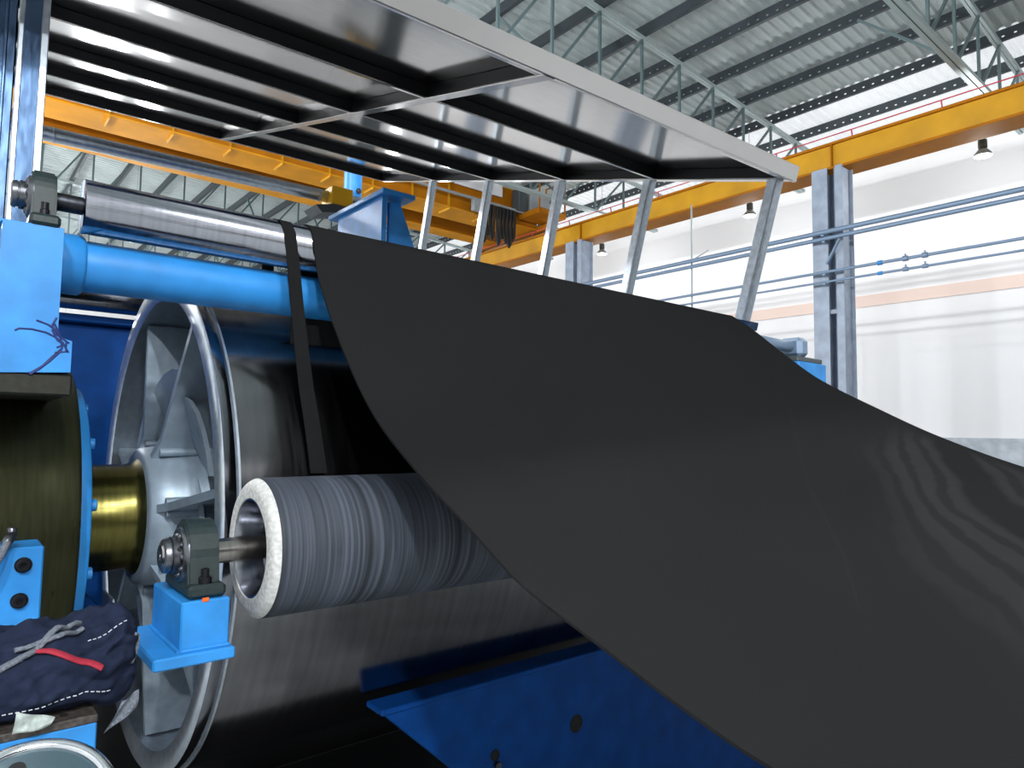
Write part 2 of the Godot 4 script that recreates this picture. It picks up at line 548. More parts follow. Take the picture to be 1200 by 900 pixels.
func hall() -> void:
	org = Vector3.ZERO
	var s := S()
	mm(s, -8.0, 17.0, -0.2, 0.0, -42.0, 14.0)
	struct("floor", s, M.floor)
	s = S()
	mm(s, 16.8, 17.05, 0.0, 9.0, -42.0, 14.0)
	struct("wall_right", s, M.wall)
	s = S()
	mm(s, -8.0, 17.0, 0.0, 10.6, -42.3, -42.0)
	struct("wall_far", s, M.wall)
	# left wall glazing and near doorway: unseen openings, added to let daylight in
	s = S()
	mm(s, WL - 0.3, WL, 0.0, 1.0, -42.0, 14.0)
	mm(s, WL - 0.3, WL, 6.5, 10.6, -42.0, 14.0)
	var z := -42.0
	while z < 14.0:
		mm(s, WL - 0.3, WL, 1.0, 6.5, z, z + 0.6)
		z += 5.54
	struct("wall_left", s, M.wall)
	z = -41.4
	var wc := 0
	while z < 13.0:
		wc += 1
		var wn := struct("added_window_%d" % wc, S_box(WL - 0.16, WL - 0.14, 1.0, 6.5, z, z + 4.94), M.pane)
		wn.set_meta("kind", "structure")
		s = S()
		for k in 5:
			mm(s, WL - 0.2, WL - 0.1, 1.0, 6.5, z + 1.235 * k - 0.03, z + 1.235 * k + 0.03)
		for k in 4:
			mm(s, WL - 0.2, WL - 0.1, 1.0 + 1.83 * k - 0.03, 1.0 + 1.83 * k + 0.03, z, z + 4.94)
		obj("frame", s, M.truss, wn)
		z += 5.54
	s = S()
	mm(s, WL - 0.3, -6.8, 0.0, 10.6, 14.0, 14.3)
	mm(s, -1.8, 17.0, 0.0, 10.6, 14.0, 14.3)
	mm(s, -6.8, -1.8, 5.6, 10.6, 14.0, 14.3)
	struct("wall_near", s, M.wall)
	s = S()
	mm(s, -1.8, 9.0, 0.0, 7.0, 13.95, 14.0)  # unseen dark panel, added to give the polished drum a dark reflection
	struct("added_trim_3", s, M.dark_wall)
	s = S()
	mm(s, 16.72, 16.8, 0.0, 1.63, -42.0, 14.0)
	struct("trim_1", s, M.wall_low)
	s = S()
	mm(s, 16.775, 16.8, 4.72, 4.99, -42.0, 14.0)
	struct("trim_2", s, M.stripe)
	# roof: corrugated sheets between the purlins
	var c := Node3D.new()
	c.name = "ceiling"
	c.set_meta("kind", "structure")
	add_child(c)
	var x0 := -7.68
	var pitch := 1.17
	var sheet_mesh := S()
	var zs := []
	z = 14.2
	while z > -42.2:
		zs.append_array([Vector2(z, 0.0), Vector2(z - 0.07, 0.0), Vector2(z - 0.1, 0.035), Vector2(z - 0.17, 0.035)])
		z -= 0.2
	for i in zs.size() - 1:
		var a := Vector3(0, zs[i].y, zs[i].x)
		var b := Vector3(0, zs[i + 1].y, zs[i + 1].x)
		var d := Vector3(pitch + 0.02, -ROOF_S * (pitch + 0.02), 0)
		quad(sheet_mesh, a, b, b + d, a + d, Vector3.DOWN)
	var proto: MeshInstance3D = null
	for k in 21:
		var x := x0 + pitch * k
		var o: MeshInstance3D
		if proto == null:
			o = obj("roof_panel", sheet_mesh, M.roof, c)
			proto = o
		else:
			o = proto.duplicate()
			o.name = "roof_panel"
			c.add_child(o, true)
		o.position = Vector3(x, roof_y(x) + 0.0, 0)
		if k >= 19 or k in [1, 5]:  # the two left strips are unseen, added to let in daylight
			o.name = "skylight_panel"
			o.material_override = M.sky_sheet
		# purlin under the joint
		var p := S()
		var y := roof_y(x) - 0.01
		if x > 10.5:      # perforated web
			mm(p, x - 0.005, x + 0.005, y - 0.12, y, -42.0, 14.0)
			mm(p, x - 0.005, x + 0.005, y - 0.20, y - 0.15, -42.0, 14.0)
			var zz := 6.0
			while zz > -30.0:
				mm(p, x - 0.005, x + 0.005, y - 0.15, y - 0.12, zz, zz + 0.145)
				zz -= 0.19
			mm(p, x - 0.005, x + 0.005, y - 0.15, y - 0.12, -42.0, -30.0)
		else:
			mm(p, x - 0.005, x + 0.005, y - 0.20, y, -42.0, 14.0)
		mm(p, x, x + 0.07, y - 0.205, y - 0.195, -42.0, 14.0)
		mm(p, x, x + 0.07, y - 0.012, y - 0.002, -42.0, 14.0)
		obj("purlin", p, M.purlin, c)

func trusses() -> void:
	var proto: Node3D = null
	var places := ["nearest the camera at the right edge of the roof", "second from the camera, above the stainless canopy", "third from the camera, in front of the yellow crane", "just behind the yellow bridge crane", "second behind the yellow bridge crane", "third behind the yellow bridge crane", "fourth behind the yellow bridge crane", "farthest, at the end of the hall"]
	for i in 8:
		var z := -3.6 - 4.5 * i
		var at := Vector3(1.0, 7.62, z)
		var t: Node3D
		if proto == null:
			t = thing("roof_truss", "", "truss", at, "roof trusses")
			var pitch := 1.17
			var first := -7.68
			var ty := func(x: float) -> float: return roof_y(x) - 0.27
			var s := S()
			for e in [-0.03, 0.03]:
				bar(s, Vector3(first, ty.call(first), z + e), Vector3(16.7, ty.call(16.7), z + e), 0.05, 0.08)
			obj("top_chord", s, M.truss, t)
			s = S()
			for e in [-0.045, 0.045]:
				bar(s, Vector3(first, 7.64, z + e), Vector3(16.0, 7.64, z + e), 0.07, 0.07)
			obj("bottom_chord", s, M.truss, t)
			for k in 21:
				var x := first + pitch * k
				if x > 15.9:
					continue
				s = S()
				bar(s, Vector3(x, 7.66, z), Vector3(x, ty.call(x), z), 0.045, 0.045)
				obj("web_post", s, M.truss_web, t)
				if k > 0:
					s = S()
					bar(s, Vector3(x - pitch, 7.66, z + 0.03), Vector3(x, ty.call(x), z + 0.03), 0.04, 0.045)
					obj("web_diagonal", s, M.truss_web, t)
			# knee braces to the purlins
			for k in [13, 15, 17]:
				var x = first + pitch * k
				s = S()
				bar(s, Vector3(x, 7.7, z), Vector3(x, roof_y(x) - 0.2, z - 1.5), 0.045, 0.045)
				obj("purlin_brace", s, M.truss_web, t)
			proto = t
		else:
			t = proto.duplicate()
			t.name = numbered("roof_truss")
			add_child(t)
			t.position = at
		t.set_meta("label", "grey steel lattice roof truss %s" % places[i])
	org = Vector3.ZERO

func runway() -> void:
	var at := Vector3(13.04, 6.7, -15.0)
	var t := thing("runway_beam", "long yellow crane runway girder carried on grey twin columns along the white wall", "girder", at)
	var z0 := -41.0
	var z1 := 8.0
	var s := S()
	mm(s, 12.86, 13.22, 6.74, 7.22, z0, z1)
	obj("web", s, M.yellow, t)
	s = S()
	mm(s, 12.74, 13.34, 6.70, 6.745, z0, z1, 0.006)
	obj("bottom_flange", s, M.orange, t)
	s = S()
	mm(s, 12.80, 13.28, 7.20, 7.25, z0, z1, 0.006)
	obj("top_flange", s, M.orange, t)
	s = S()
	mm(s, 13.0, 13.08, 7.25, 7.32, z0, z1, 0.01)
	obj("rail", s, M.dark_shaft, t)
	s = S()
	bar(s, Vector3(12.78, 7.36, z0), Vector3(12.78, 7.36, z1), 0.014, 0.018)
	obj("conductor_bar", s, M.red_paint, t)
	var z := -1.0
	while z > -40.0:
		s = S()
		bar(s, Vector3(12.82, 7.22, z), Vector3(12.78, 7.36, z), 0.02, 0.02)
		obj("conductor_bracket", s, M.red_paint, t)
		z -= 1.5
	for zc in [-5.9, -12.6, -19.3]:
		s = S()
		mm(s, 12.80, 12.86, 6.745, 7.2, zc - 0.012, zc + 0.012)
		obj("stiffener", s, M.orange, t)
	org = Vector3.ZERO

func columns() -> void:
	var proto: Node3D = null
	var names := ["grey steel twin column against the white wall, the large one right of the canopy", "grey steel twin column seen between the two rightmost canopy stanchions", "grey steel twin column farthest down the wall behind the crane"]
	for i in 3:
		var z := -5.88 - 6.75 * i
		var at := Vector3(12.85, 0, z)
		var t: Node3D
		if proto == null:
			t = thing("twin_column", names[0], "column", at, "twin columns under the runway")
			for c in [[-0.16, 0.30, "column_leg"], [0.20, 0.14, "column_leg"]]:
				var s := S()
				var zc: float = z + c[0]
				var w: float = c[1]
				mm(s, 12.60, 12.63, 0, 6.69, zc - w / 2, zc + w / 2, 0.003)
				mm(s, 13.03, 13.06, 0, 6.69, zc - w / 2, zc + w / 2, 0.003)
				mm(s, 12.63, 13.03, 0, 6.69, zc - 0.012, zc + 0.012)
				obj(c[2], s, M.column, t)
			var s := S()
			rod(s, Vector3(12.75, 0.04, z + 0.07), Vector3(12.75, 6.69, z + 0.07), 0.022, 10)
			obj("conduit", s, M.column, t)
			for y in [1.5, 3.9]:
				s = S()
				mm(s, 12.66, 12.70, y, y + 0.08, z - 0.15, z + 0.2)
				obj("batten_plate", s, M.column, t)
			s = S()
			mm(s, 12.58, 13.2, 0.0, 0.04, z - 0.4, z + 0.4, 0.005)
			obj("base_plate", s, M.column, t)
			proto = t
		else:
			t = proto.duplicate()
			t.name = numbered("twin_column")
			add_child(t)
			t.position = at
		t.set_meta("label", names[i])
	org = Vector3.ZERO

func pipes() -> void:
	var rows := [[12.40, 5.40, 0.045, "thick blue-grey service pipe, upper of the pair crossing the twin column"], [12.44, 5.285, 0.04, "blue-grey service pipe just beneath the topmost pipe on the wall"], [12.44, 4.655, 0.028, "thin pipe below the thick pair, with valves right of the column"], [12.44, 4.47, 0.022, "lowest thin pipe on the wall crossing the twin column"]]
	for i in 4:
		var r = rows[i]
		var at := Vector3(r[0], r[1], -15.0)
		var t := thing("service_pipe", r[3], "pipe", at, "service pipes along the wall")
		var s := S()
		rod(s, Vector3(r[0], r[1], -40.0), Vector3(r[0], r[1], 8.0), r[2], 12)
		obj("pipe_run", s, M.pipe, t)
		for zc in [-5.9, -12.65, -19.4]:
			s = S()
			mm(s, r[0] - 0.02, 12.575, r[1] - r[2] - 0.03, r[1] - r[2], zc - 0.025, zc + 0.025)
			if i == 1:
				bar(s, Vector3(r[0], r[1] - 0.05, zc + 0.3), Vector3(12.56, r[1] - 0.45, zc), 0.04, 0.04)
			obj("pipe_bracket", s, M.pipe, t)
		if i >= 2:
			for zc in [-4.55, -4.25]:
				s = S()
				rod(s, Vector3(r[0], r[1], zc), Vector3(r[0], r[1], zc + 0.09), r[2] * 1.7, 12, 0.006)
				rod(s, Vector3(r[0], r[1], zc + 0.045), Vector3(r[0], r[1] + 0.08, zc + 0.045), 0.016, 8)
				obj("valve", s, M.pipe, t)
			s = S()
			rod(s, Vector3(r[0], r[1], -4.95), Vector3(r[0], r[1], -4.88), r[2] * 1.5, 12)
			obj("blue_coupling", s, M.blue, t)
	# cable tray line above, fixed to the wall
	var t2 := thing("drop_pipe", "thin vertical hanging pipe with bracket left of the rightmost canopy stanchion", "pipe", Vector3(12.53, 4.5, -8.88))
	var s2 := S()
	rod(s2, Vector3(12.53, 4.3, -8.88), Vector3(12.53, 6.7, -8.88), 0.02, 8)
	obj("pipe_run", s2, M.truss, t2)
	s2 = S()
	bar(s2, Vector3(12.53, 5.45, -8.88), Vector3(12.53, 5.6, -8.45), 0.02, 0.02)
	obj("bracket", s2, M.truss, t2)
	# small red outlined sign on the wall
	var t3 := thing("wall_sign", "small white sign with a red outline low on the wall left of the column", "sign", Vector3(16.76, 3.12, -7.95))
	s2 = S()
	mm(s2, 16.77, 16.80, 2.98, 3.26, -8.2, -7.7, 0.004)
	obj("sign_plate", s2, M.wall, t3)
	s2 = S()
	for e in [[2.99, 3.03, -8.19, -7.71], [3.21, 3.25, -8.19, -7.71], [3.0, 3.24, -8.19, -8.15], [3.0, 3.24, -7.75, -7.71]]:
		mm(s2, 16.762, 16.77, e[0], e[1], e[2], e[3])
	obj("red_border", s2, M.red_paint, t3)
	org = Vector3.ZERO

func crane() -> void:
	var y0 := 7.4
	var at := Vector3(1.0, y0, -15.3)
	var t := thing("bridge_crane", "orange-yellow double girder bridge crane spanning the hall behind the stainless canopy", "crane", at)
	var xa := -7.0
	var xb := 12.9
	for g in [[-14.35, -15.25], [-16.15, -16.7]]:
		var zf: float = g[0]
		var zb: float = g[1]
		var s := S()
		mm(s, xa, xb, y0 + 0.03, y0 + 0.95, zb + 0.10, zf - 0.10)
		var gd := obj("girder", s, M.orange, t)
		s = S()
		mm(s, xa, xb, y0, y0 + 0.03, zb, zf, 0.005)
		sub("bottom_flange", s, M.soffit, gd)
		s = S()
		mm(s, xa, xb, y0 + 0.95, y0 + 0.98, zb, zf, 0.005)
		sub("top_flange", s, M.yellow, gd)
	# stiffeners across the soffit of the near girder
	var x := -0.1
	while x < 12.5:
		var s := S()
		mm(s, x - 0.012, x + 0.012, y0 - 0.05, y0, -14.85, -14.37)
		mm(s, x - 0.012, x + 0.012, y0 + 0.03, y0 + 0.95, -14.45, -14.37)
		obj("stiffener", s, M.yellow, t)
		x += 1.1
	# end truck on the runway
	var s := S()
	mm(s, 12.9, 13.20, 7.36, 7.55, -17.6, -13.9, 0.02)
	obj("end_truck", s, M.orange, t)
	for z in [-14.2, -17.2]:
		s = S()
		rod(s, Vector3(12.98, 7.47, z), Vector3(13.10, 7.47, z), 0.15, 20, 0.01)
		obj("wheel", s, M.dark_shaft, t)
	# festoon rail and cables on the near face
	s = S()
	bar(s, Vector3(xa, 7.70, -14.1), Vector3(12.3, 7.70, -14.1), 0.05, 0.06)
	obj("festoon_rail", s, M.grey_box, t)
	for k in 9:
		var cx: float = 10.62 + 0.125 * k + (0.1 if k > 3 else 0.0)
		s = S()
		var w := 0.045
		var hang: float = 0.85 + 0.12 * sin(k * 2.1)
		tube(s, [Vector3(cx - w, 7.66, -14.1), Vector3(cx - w - 0.01, 7.3, -14.1), Vector3(cx - w, 7.66 - hang, -14.1), Vector3(cx, 7.58 - hang, -14.1), Vector3(cx + w, 7.66 - hang, -14.1), Vector3(cx + w + 0.01, 7.3, -14.1), Vector3(cx + w, 7.66, -14.1)], 0.042, 6)
		obj("festoon_cable", s, M.cable, t)
	s = S()
	mm(s, 10.3, 10.58, 7.36, 7.66, -14.12, -13.98, 0.01)
	obj("junction_box", s, M.grey_box, t)
	s = S()
	tube(s, [Vector3(10.4, 7.4, -14.05), Vector3(10.36, 7.2, -14.05), Vector3(10.42, 7.0, -14.05), Vector3(10.52, 7.1, -14.05), Vector3(10.5, 7.36, -14.05)], 0.012, 6)
	obj("loose_cable", s, M.orange, t)
	# service platform at the right end
	s = S()
	mm(s, 12.1, 13.1, 7.56, 7.61, -14.3, -13.45, 0.005)
	mm(s, 12.1, 12.13, 7.61, 7.71, -14.3, -13.45)
	mm(s, 12.1, 13.1, 7.61, 7.71, -13.48, -13.45)
	obj("platform", s, M.orange, t)
	for p in [[12.12, -13.47], [13.08, -13.47], [13.08, -14.25]]:
		s = S()
		rod(s, Vector3(p[0], 7.61, p[1]), Vector3(p[0], 8.65, p[1]), 0.025, 8)
		obj("railing_post", s, M.orange, t)
	for y in [8.1, 8.63]:
		s = S()
		rod(s, Vector3(12.12, y, -13.47), Vector3(13.08, y, -13.47), 0.02, 8)
		rod(s, Vector3(13.08, y, -13.47), Vector3(13.08, y, -14.25), 0.02, 8)
		obj("railing", s, M.orange, t)
	s = S()
	mm(s, 12.2, 12.95, 7.64, 8.25, -14.25, -13.95, 0.01)
	obj("control_cabinet", s, M.grey_box, t)
	s = S()
	mm(s, 11.8, 12.1, 7.7, 8.3, -14.25, -13.95, 0.01)
	obj("motor_box", s, M.grey_dark, t)
	s = S()
	rod(s, Vector3(12.55, 7.69, -13.65), Vector3(12.95, 7.69, -13.65), 0.075, 16, 0.01)
	obj("travel_motor", s, M.blue, t)
	s = S()
	mm(s, 9.9, 11.5, 8.05, 8.6, -14.34, -14.30, 0.005)
	obj("white_board", s, M.wall, t)
	org = Vector3.ZERO

# the canopy's own frame: it stands 2.5 degrees askew and tilts 16 degrees
const CK := Vector3(3.0, 2.799, -1.559)
const CX := Vector3(0.99905, 0.0, 0.04366)
const CN := Vector3(-0.01211, 0.96078, 0.27705)
const CV := Vector3(0.04195, 0.27732, -0.95986)
func cv(x: float, d: float, h: float) -> Vector3:   # x along the beams (3 at the right end), d up the slope, h above the lower plane
	return CK + CX * (x - 3.0) + CV * d + CN * h

func cbox(s: SurfaceTool, x0: float, x1: float, d0: float, d1: float, h0: float, h1: float, bev := 0.0) -> void:
	box(s, cv((x0 + x1) / 2, (d0 + d1) / 2, (h0 + h1) / 2), Vector3(absf(x1 - x0), absf(h1 - h0), absf(d1 - d0)), bev, Basis(CX, CN, -CV))

func canopy() -> void:
	var t := thing("canopy_frame", "large tilted stainless steel canopy frame of deck panels and beams over the machine", "canopy", cv(1.6, 2.0, -0.7))
	var xs := [-1.35, 0.10, 1.50, 3.0]
	var ds := [0.02, 0.83, 1.63, 2.48, 3.35, 4.40]
	var s: SurfaceTool
	for i in 3:
		for k in 5:
			s = S()
			cbox(s, xs[i] + 0.004, xs[i + 1] - 0.004, ds[k] + 0.01, ds[k + 1] + 0.006, 0.050, 0.058)
			obj("deck_panel", s, M.stainless, t)
	for k in 6:
		s = S()
		cbox(s, -1.3, 3.0, ds[k], ds[k] + 0.012, 0.0, 0.050, 0.002)
		var bm := obj("beam", s, M.dark_reflection, t)
		s = S()
		cbox(s, -1.3, 3.0, ds[k] - 0.002, ds[k] + 0.022, -0.005, 0.002, 0.001)
		sub("bright_lip", s, M.stainless, bm)
	for x in [0.10, 1.48, 2.955]:
		s = S()
		cbox(s, x, x + 0.012, 0.0, 4.41, 0.0, 0.050, 0.002)
		var cm := obj("cross_member", s, M.dark_reflection, t)
		s = S()
		cbox(s, x - 0.004, x + 0.045, 0.0, 4.41, -0.008, 0.0, 0.002)
		sub("bright_lip", s, M.stainless, cm)
	# outer fascia
	s = S()
	cbox(s, -1.3, 3.02, -0.005, 0.018, -0.006, 0.066, 0.003)
	obj("fascia", s, M.fascia, t)
	for k in 5:
		s = S()
		var d: float = ds[k] + 0.04
		var w := 0.05
		cbox(s, 2.955, 2.955 + w, d - 0.006, d + 0.006, -0.68, -0.004, 0.001)
		cbox(s, 2.955, 2.967, d - 0.006, d + w, -0.68, -0.004, 0.001)
		obj("stanchion", s, M.rim_steel, t)
	s = S()
	cbox(s, 2.93, 3.0, 0.0, 4.2, -0.72, -0.68, 0.003)
	obj("lower_rail", s, M.stainless_post, t)
	# upright at the left
	var p := thing("steel_post", "tall polished steel post at the left edge carrying the canopy", "post", Vector3(0.12, 1.768, -2.25))
	s = S()
	mm(s, 0.105, 0.165, 1.768, 2.965, -2.26, -2.20, 0.003)
	obj("tube", s, M.stainless_post, p)
	s = S()
	mm(s, 0.150, 0.168, 1.768, 2.965, -2.20, -2.19, 0.002)
	mm(s, 0.100, 0.112, 1.768, 2.965, -2.20, -2.18, 0.002)
	obj("edge_strip", s, M.rim_steel, p)
	s = S()
	mm(s, 0.035, 0.100, 1.768, 2.965, -2.29, -2.24, 0.003)
	mm(s, 0.072, 0.080, 1.768, 2.965, -2.24, -2.22, 0.002)
	obj("guide_channel", s, M.stainless_post, p)
	org = Vector3.ZERO

const DC := Vector3(0.484, 1.342, -2.26)    # drum, centre of its near rim
func drum() -> void:
	var t := thing("cooling_drum", "large polished steel cooling drum with ribbed grey end behind the rubber roll", "drum", Vector3(DC.x, DC.y - 0.7, DC.z))
	var ax := Vector3.RIGHT
	var s := S()
	lathe(s, DC, ax, [Vector2(0.008, 0.640), Vector2(0.0, 0.648), Vector2(0.0, 0.694), Vector2(0.006, 0.700)], 128)
	lathe(s, DC, ax, [Vector2(0.20, 0.652), Vector2(0.05, 0.652), Vector2(0.008, 0.640)], 128)
	obj("rim", s, M.rim_steel, t)
	s = S()
	lathe(s, DC, ax, [Vector2(0.006, 0.700), Vector2(0.036, 0.700), Vector2(0.040, 0.696)], 128)
	obj("rim_band", s, M.chrome, t)
	s = S()
	lathe(s, DC, ax, [Vector2(0.036, 0.697), Vector2(0.036, 0.703), Vector2(0.041, 0.703), Vector2(0.041, 0.697)], 128)
	obj("rim_edge", s, M.rim_steel, t)
	s = S()
	lathe(s, DC, ax, [Vector2(0.041, 0.699), Vector2(2.2, 0.699)], 160)
	lathe(s, DC, ax, [Vector2(2.2, 0.699), Vector2(2.2, 0.0)], 96)
	obj("shell", s, M.drum_steel, t)
	s = S()
	lathe(s, DC, ax, [Vector2(0.19, 0.1), Vector2(0.19, 0.655)], 96)
	obj("web_plate", s, M.web_shade, t)
	s = S()
	lathe(s, DC, ax, [Vector2(-0.035, 0.14), Vector2(-0.035, 0.185), Vector2(-0.028, 0.196), Vector2(0.03, 0.205), Vector2(0.10, 0.215), Vector2(0.19, 0.24)], 64)
	obj("hub", s, M.cast_grey, t)
	# radial ribs with a slanted gusset in each sector
	for k in 7:
		var deg := 62.0 - 360.0 / 7.0 * k
		var a := deg_to_rad(deg)
		var r := Vector3(0, sin(a), cos(a))
		var w := r.cross(ax).normalized() * 0.022
		s = S()
		prism(s, [Vector2(0.19, 0.18), Vector2(-0.02, 0.19), Vector2(0.0, 0.25), Vector2(0.03, 0.645), Vector2(0.19, 0.65)], DC - w / 2, ax, r, w)
		var rib := obj("rib", s, M.cast_grey, t)
		s = S()
		rod(s, DC + r * 0.22 - w * 0.7 + Vector3(0.0, 0, 0), DC + r * 0.22 - w * 0.7 + Vector3(0.16, 0, 0), 0.012, 8)
		rod(s, DC + r * 0.22 + w * 0.7 + Vector3(0.0, 0, 0), DC + r * 0.22 + w * 0.7 + Vector3(0.16, 0, 0), 0.012, 8)
		sub("weld", s, M.cast_grey, rib)
		var edge := []
		for q in 7:
			var ea := deg_to_rad(deg + lerpf(9.0, -44.0, q / 6.0))
			var er := lerpf(0.375, 0.44, q / 6.0) + 0.02 * sin(PI * q / 6.0)
			edge.append(Vector3(0.03 + 0.02 * (q / 6.0), sin(ea) * er, cos(ea) * er))
		var root := deg_to_rad(deg - 26.0)
		var base := DC + Vector3(0.12, sin(root) * 0.2, cos(root) * 0.2)
		s = S()
		for q in 6:
			var e0: Vector3 = DC + edge[q]
			var e1: Vector3 = DC + edge[q + 1]
			var th := Vector3(0.012, 0, 0)
			tri(s, base, e0, e1, Vector3.LEFT)
			tri(s, base + th, e0 + th, e1 + th, Vector3.RIGHT)
			quad(s, e0, e1, e1 + th, e0 + th, e0 - DC)
		quad(s, base, DC + edge[0], DC + edge[0] + Vector3(0.012, 0, 0), base + Vector3(0.012, 0, 0), Vector3.UP)
		quad(s, base, DC + edge[6], DC + edge[6] + Vector3(0.012, 0, 0), base + Vector3(0.012, 0, 0), Vector3.DOWN)
		obj("gusset", s, M.cast_grey, t)
		# lifting boss on the web plate
		var rb := Vector3(0, sin(a - 0.2), cos(a - 0.2))
		s = S()
		box(s, DC + rb * 0.5 + Vector3(0.165, 0, 0), Vector3(0.05, 0.05, 0.09), 0.004, Basis(ax, rb, ax.cross(rb)))
		obj("boss", s, M.cast_grey, t)
	# journal
	s = S()
	lathe(s, DC, ax, [Vector2(-0.192, 0.0), Vector2(-0.192, 0.150), Vector2(-0.06, 0.150), Vector2(-0.045, 0.158), Vector2(-0.03, 0.172), Vector2(-0.02, 0.176), Vector2(-0.012, 0.174), Vector2(-0.01, 0.1)], 72, 0.4)
	obj("journal", s, M.olive_journal, t)
	# olive housing with its blue flange
	var h := thing("bearing_housing", "big olive metal round housing at the left under the blue pillar", "housing", Vector3(0.0, DC.y - 0.43, DC.z))
	s = S()
	var o := Vector3(0, DC.y, DC.z)
	lathe(s, o, ax, [Vector2(-0.45, 0.0), Vector2(-0.45, 0.425), Vector2(0.253, 0.425), Vector2(0.26, 0.418), Vector2(0.26, 0.0)], 128)
	obj("housing_body", s, M.olive, h)
	s = S()
	lathe(s, o, ax, [Vector2(0.26, 0.0), Vector2(0.26, 0.362), Vector2(0.262, 0.365), Vector2(0.286, 0.365), Vector2(0.289, 0.362), Vector2(0.289, 0.0)], 128)
	var fl := obj("flange", s, M.blue, h)
	fl.set_meta("label", "blue flange ring")
	for k in 12:
		var a := deg_to_rad(12.0 + 30.0 * k)
		var c := o + Vector3(0.289, sin(a) * 0.32, cos(a) * 0.32)
		s = S()
		lathe(s, c, ax, [Vector2(0.0, 0.016), Vector2(0.014, 0.016), Vector2(0.016, 0.014), Vector2(0.016, 0.0)], 6, 0.95)
		sub("flange_bolt", s, M.blue, fl)
	# pedestal under the journal
	var b := thing("bearing_pedestal", "blue pedestal with a thin bright steel edge plate under the olive journal", "pedestal", Vector3(0.33, 0.0, -2.4))
	s = S()
	mm(s, 0.298, 0.37, 0.93, 1.10, -2.45, -2.07, 0.006)
	obj("block", s, M.blue_shaded, b)
	s = S()
	mm(s, 0.371, 0.377, 0.93, 1.15, -2.2, -2.06, 0.001)
	obj("edge_plate", s, M.rim_steel, b)
	s = S()
	mm(s, 0.298, 0.37, 0.0, 0.93, -2.55, -2.40, 0.006)
	obj("leg", s, M.black, b)
	org = Vector3.ZERO

const RC := Vector3(0.488, 1.361, -1.407)
const TC := Vector3(0.207, 2.072, -1.70)
func pillow(called_label: String, c: Vector3, r: float, x0: float, x1: float, base_y: float, half: float) -> void:
	var t := thing("pillow_block", called_label, "bearing", Vector3((x0 + x1) / 2, base_y, c.z))
	var k := (x1 - x0) / 0.06
	# cast body: arch profile with foot
	var poly := []
	poly.append(Vector2(-r * 0.95, base_y + 0.022 - c.y))
	for i in 15:
		var a := deg_to_rad(180.0 - 180.0 * i / 14.0)
		poly.append(Vector2(cos(a) * r * 0.82, sin(a) * r))
	poly.append(Vector2(r * 0.95, base_y + 0.022 - c.y))
	var s := S()
	prism(s, poly, Vector3(x0 + 0.004, c.y, c.z), Vector3.BACK, Vector3.UP, Vector3(x1 - x0 - 0.008, 0, 0))
	# slightly smaller raised faces round off the arch
	var inner := []
	for p in poly:
		inner.append(Vector2(p.x * 0.93, p.y * 0.94 if p.y > 0 else p.y))
	prism(s, inner, Vector3(x0, c.y, c.z), Vector3.BACK, Vector3.UP, Vector3(x1 - x0, 0, 0))
	obj("body", s, M.green_cast, t)
	s = S()
	mm(s, x0 - 0.004, x1 + 0.006, base_y, base_y + 0.024, c.z - half, c.z + half, 0.006)
	obj("foot", s, M.green_cast, t)
	for e in [-1.0, 1.0]:
		s = S()
		var bx := (x0 + x1) / 2
		lathe(s, Vector3(bx, base_y + 0.024, c.z + e * half * 0.78), Vector3.UP, [Vector2(0, 0.013 * k), Vector2(0.010, 0.013 * k), Vector2(0.012, 0.011 * k), Vector2(0.012, 0)], 6, 0.95)
		lathe(s, Vector3(bx, base_y + 0.036, c.z + e * half * 0.78), Vector3.UP, [Vector2(0, 0.007), Vector2(0.014, 0.007), Vector2(0.016, 0.0)], 12)
		obj("bolt", s, M.bolt, t)
	# outer race, seal ring and balls
	s = S()
	lathe(s, Vector3(x0, c.y, c.z), Vector3.RIGHT, [Vector2(0.01, r * 0.62), Vector2(-0.004, r * 0.62), Vector2(-0.006, r * 0.68), Vector2(-0.004, r * 0.76), Vector2(0.004, r * 0.80)], 40)
	obj("race", s, M.bearing, t)
	for i in 10:
		var a := TAU * i / 10.0
		s = S()
		var pc := Vector3(x0 - 0.003, c.y + sin(a) * r * 0.56, c.z + cos(a) * r * 0.56)
		lathe(s, pc + Vector3(-0.006, 0, 0), Vector3.RIGHT, arc(0.006, 0, 0.0065, 180, 0, 6), 8)
		obj("ball", s, M.bearing, t)
	# locking collar
	s = S()
	lathe(s, Vector3(x0, c.y, c.z), Vector3.RIGHT, [Vector2(-0.032, 0.0), Vector2(-0.032, r * 0.42), Vector2(-0.030, r * 0.47), Vector2(-0.022, r * 0.50), Vector2(-0.021, r * 0.46), Vector2(-0.019, r * 0.46), Vector2(-0.018, r * 0.52), Vector2(0.0, r * 0.52)], 40, 0.8)
	var col := obj("locking_collar", s, M.bearing, t)
	for a in [25.0, -75.0]:
		s = S()
		var dir := Vector3(0, sin(deg_to_rad(a)), cos(deg_to_rad(a)))
		rod(s, Vector3(x0 - 0.009, c.y, c.z) + dir * r * 0.50, Vector3(x0 - 0.009, c.y, c.z) + dir * r * 0.527, 0.0045, 10)
		sub("set_screw", s, M.hole, col)
	org = Vector3.ZERO

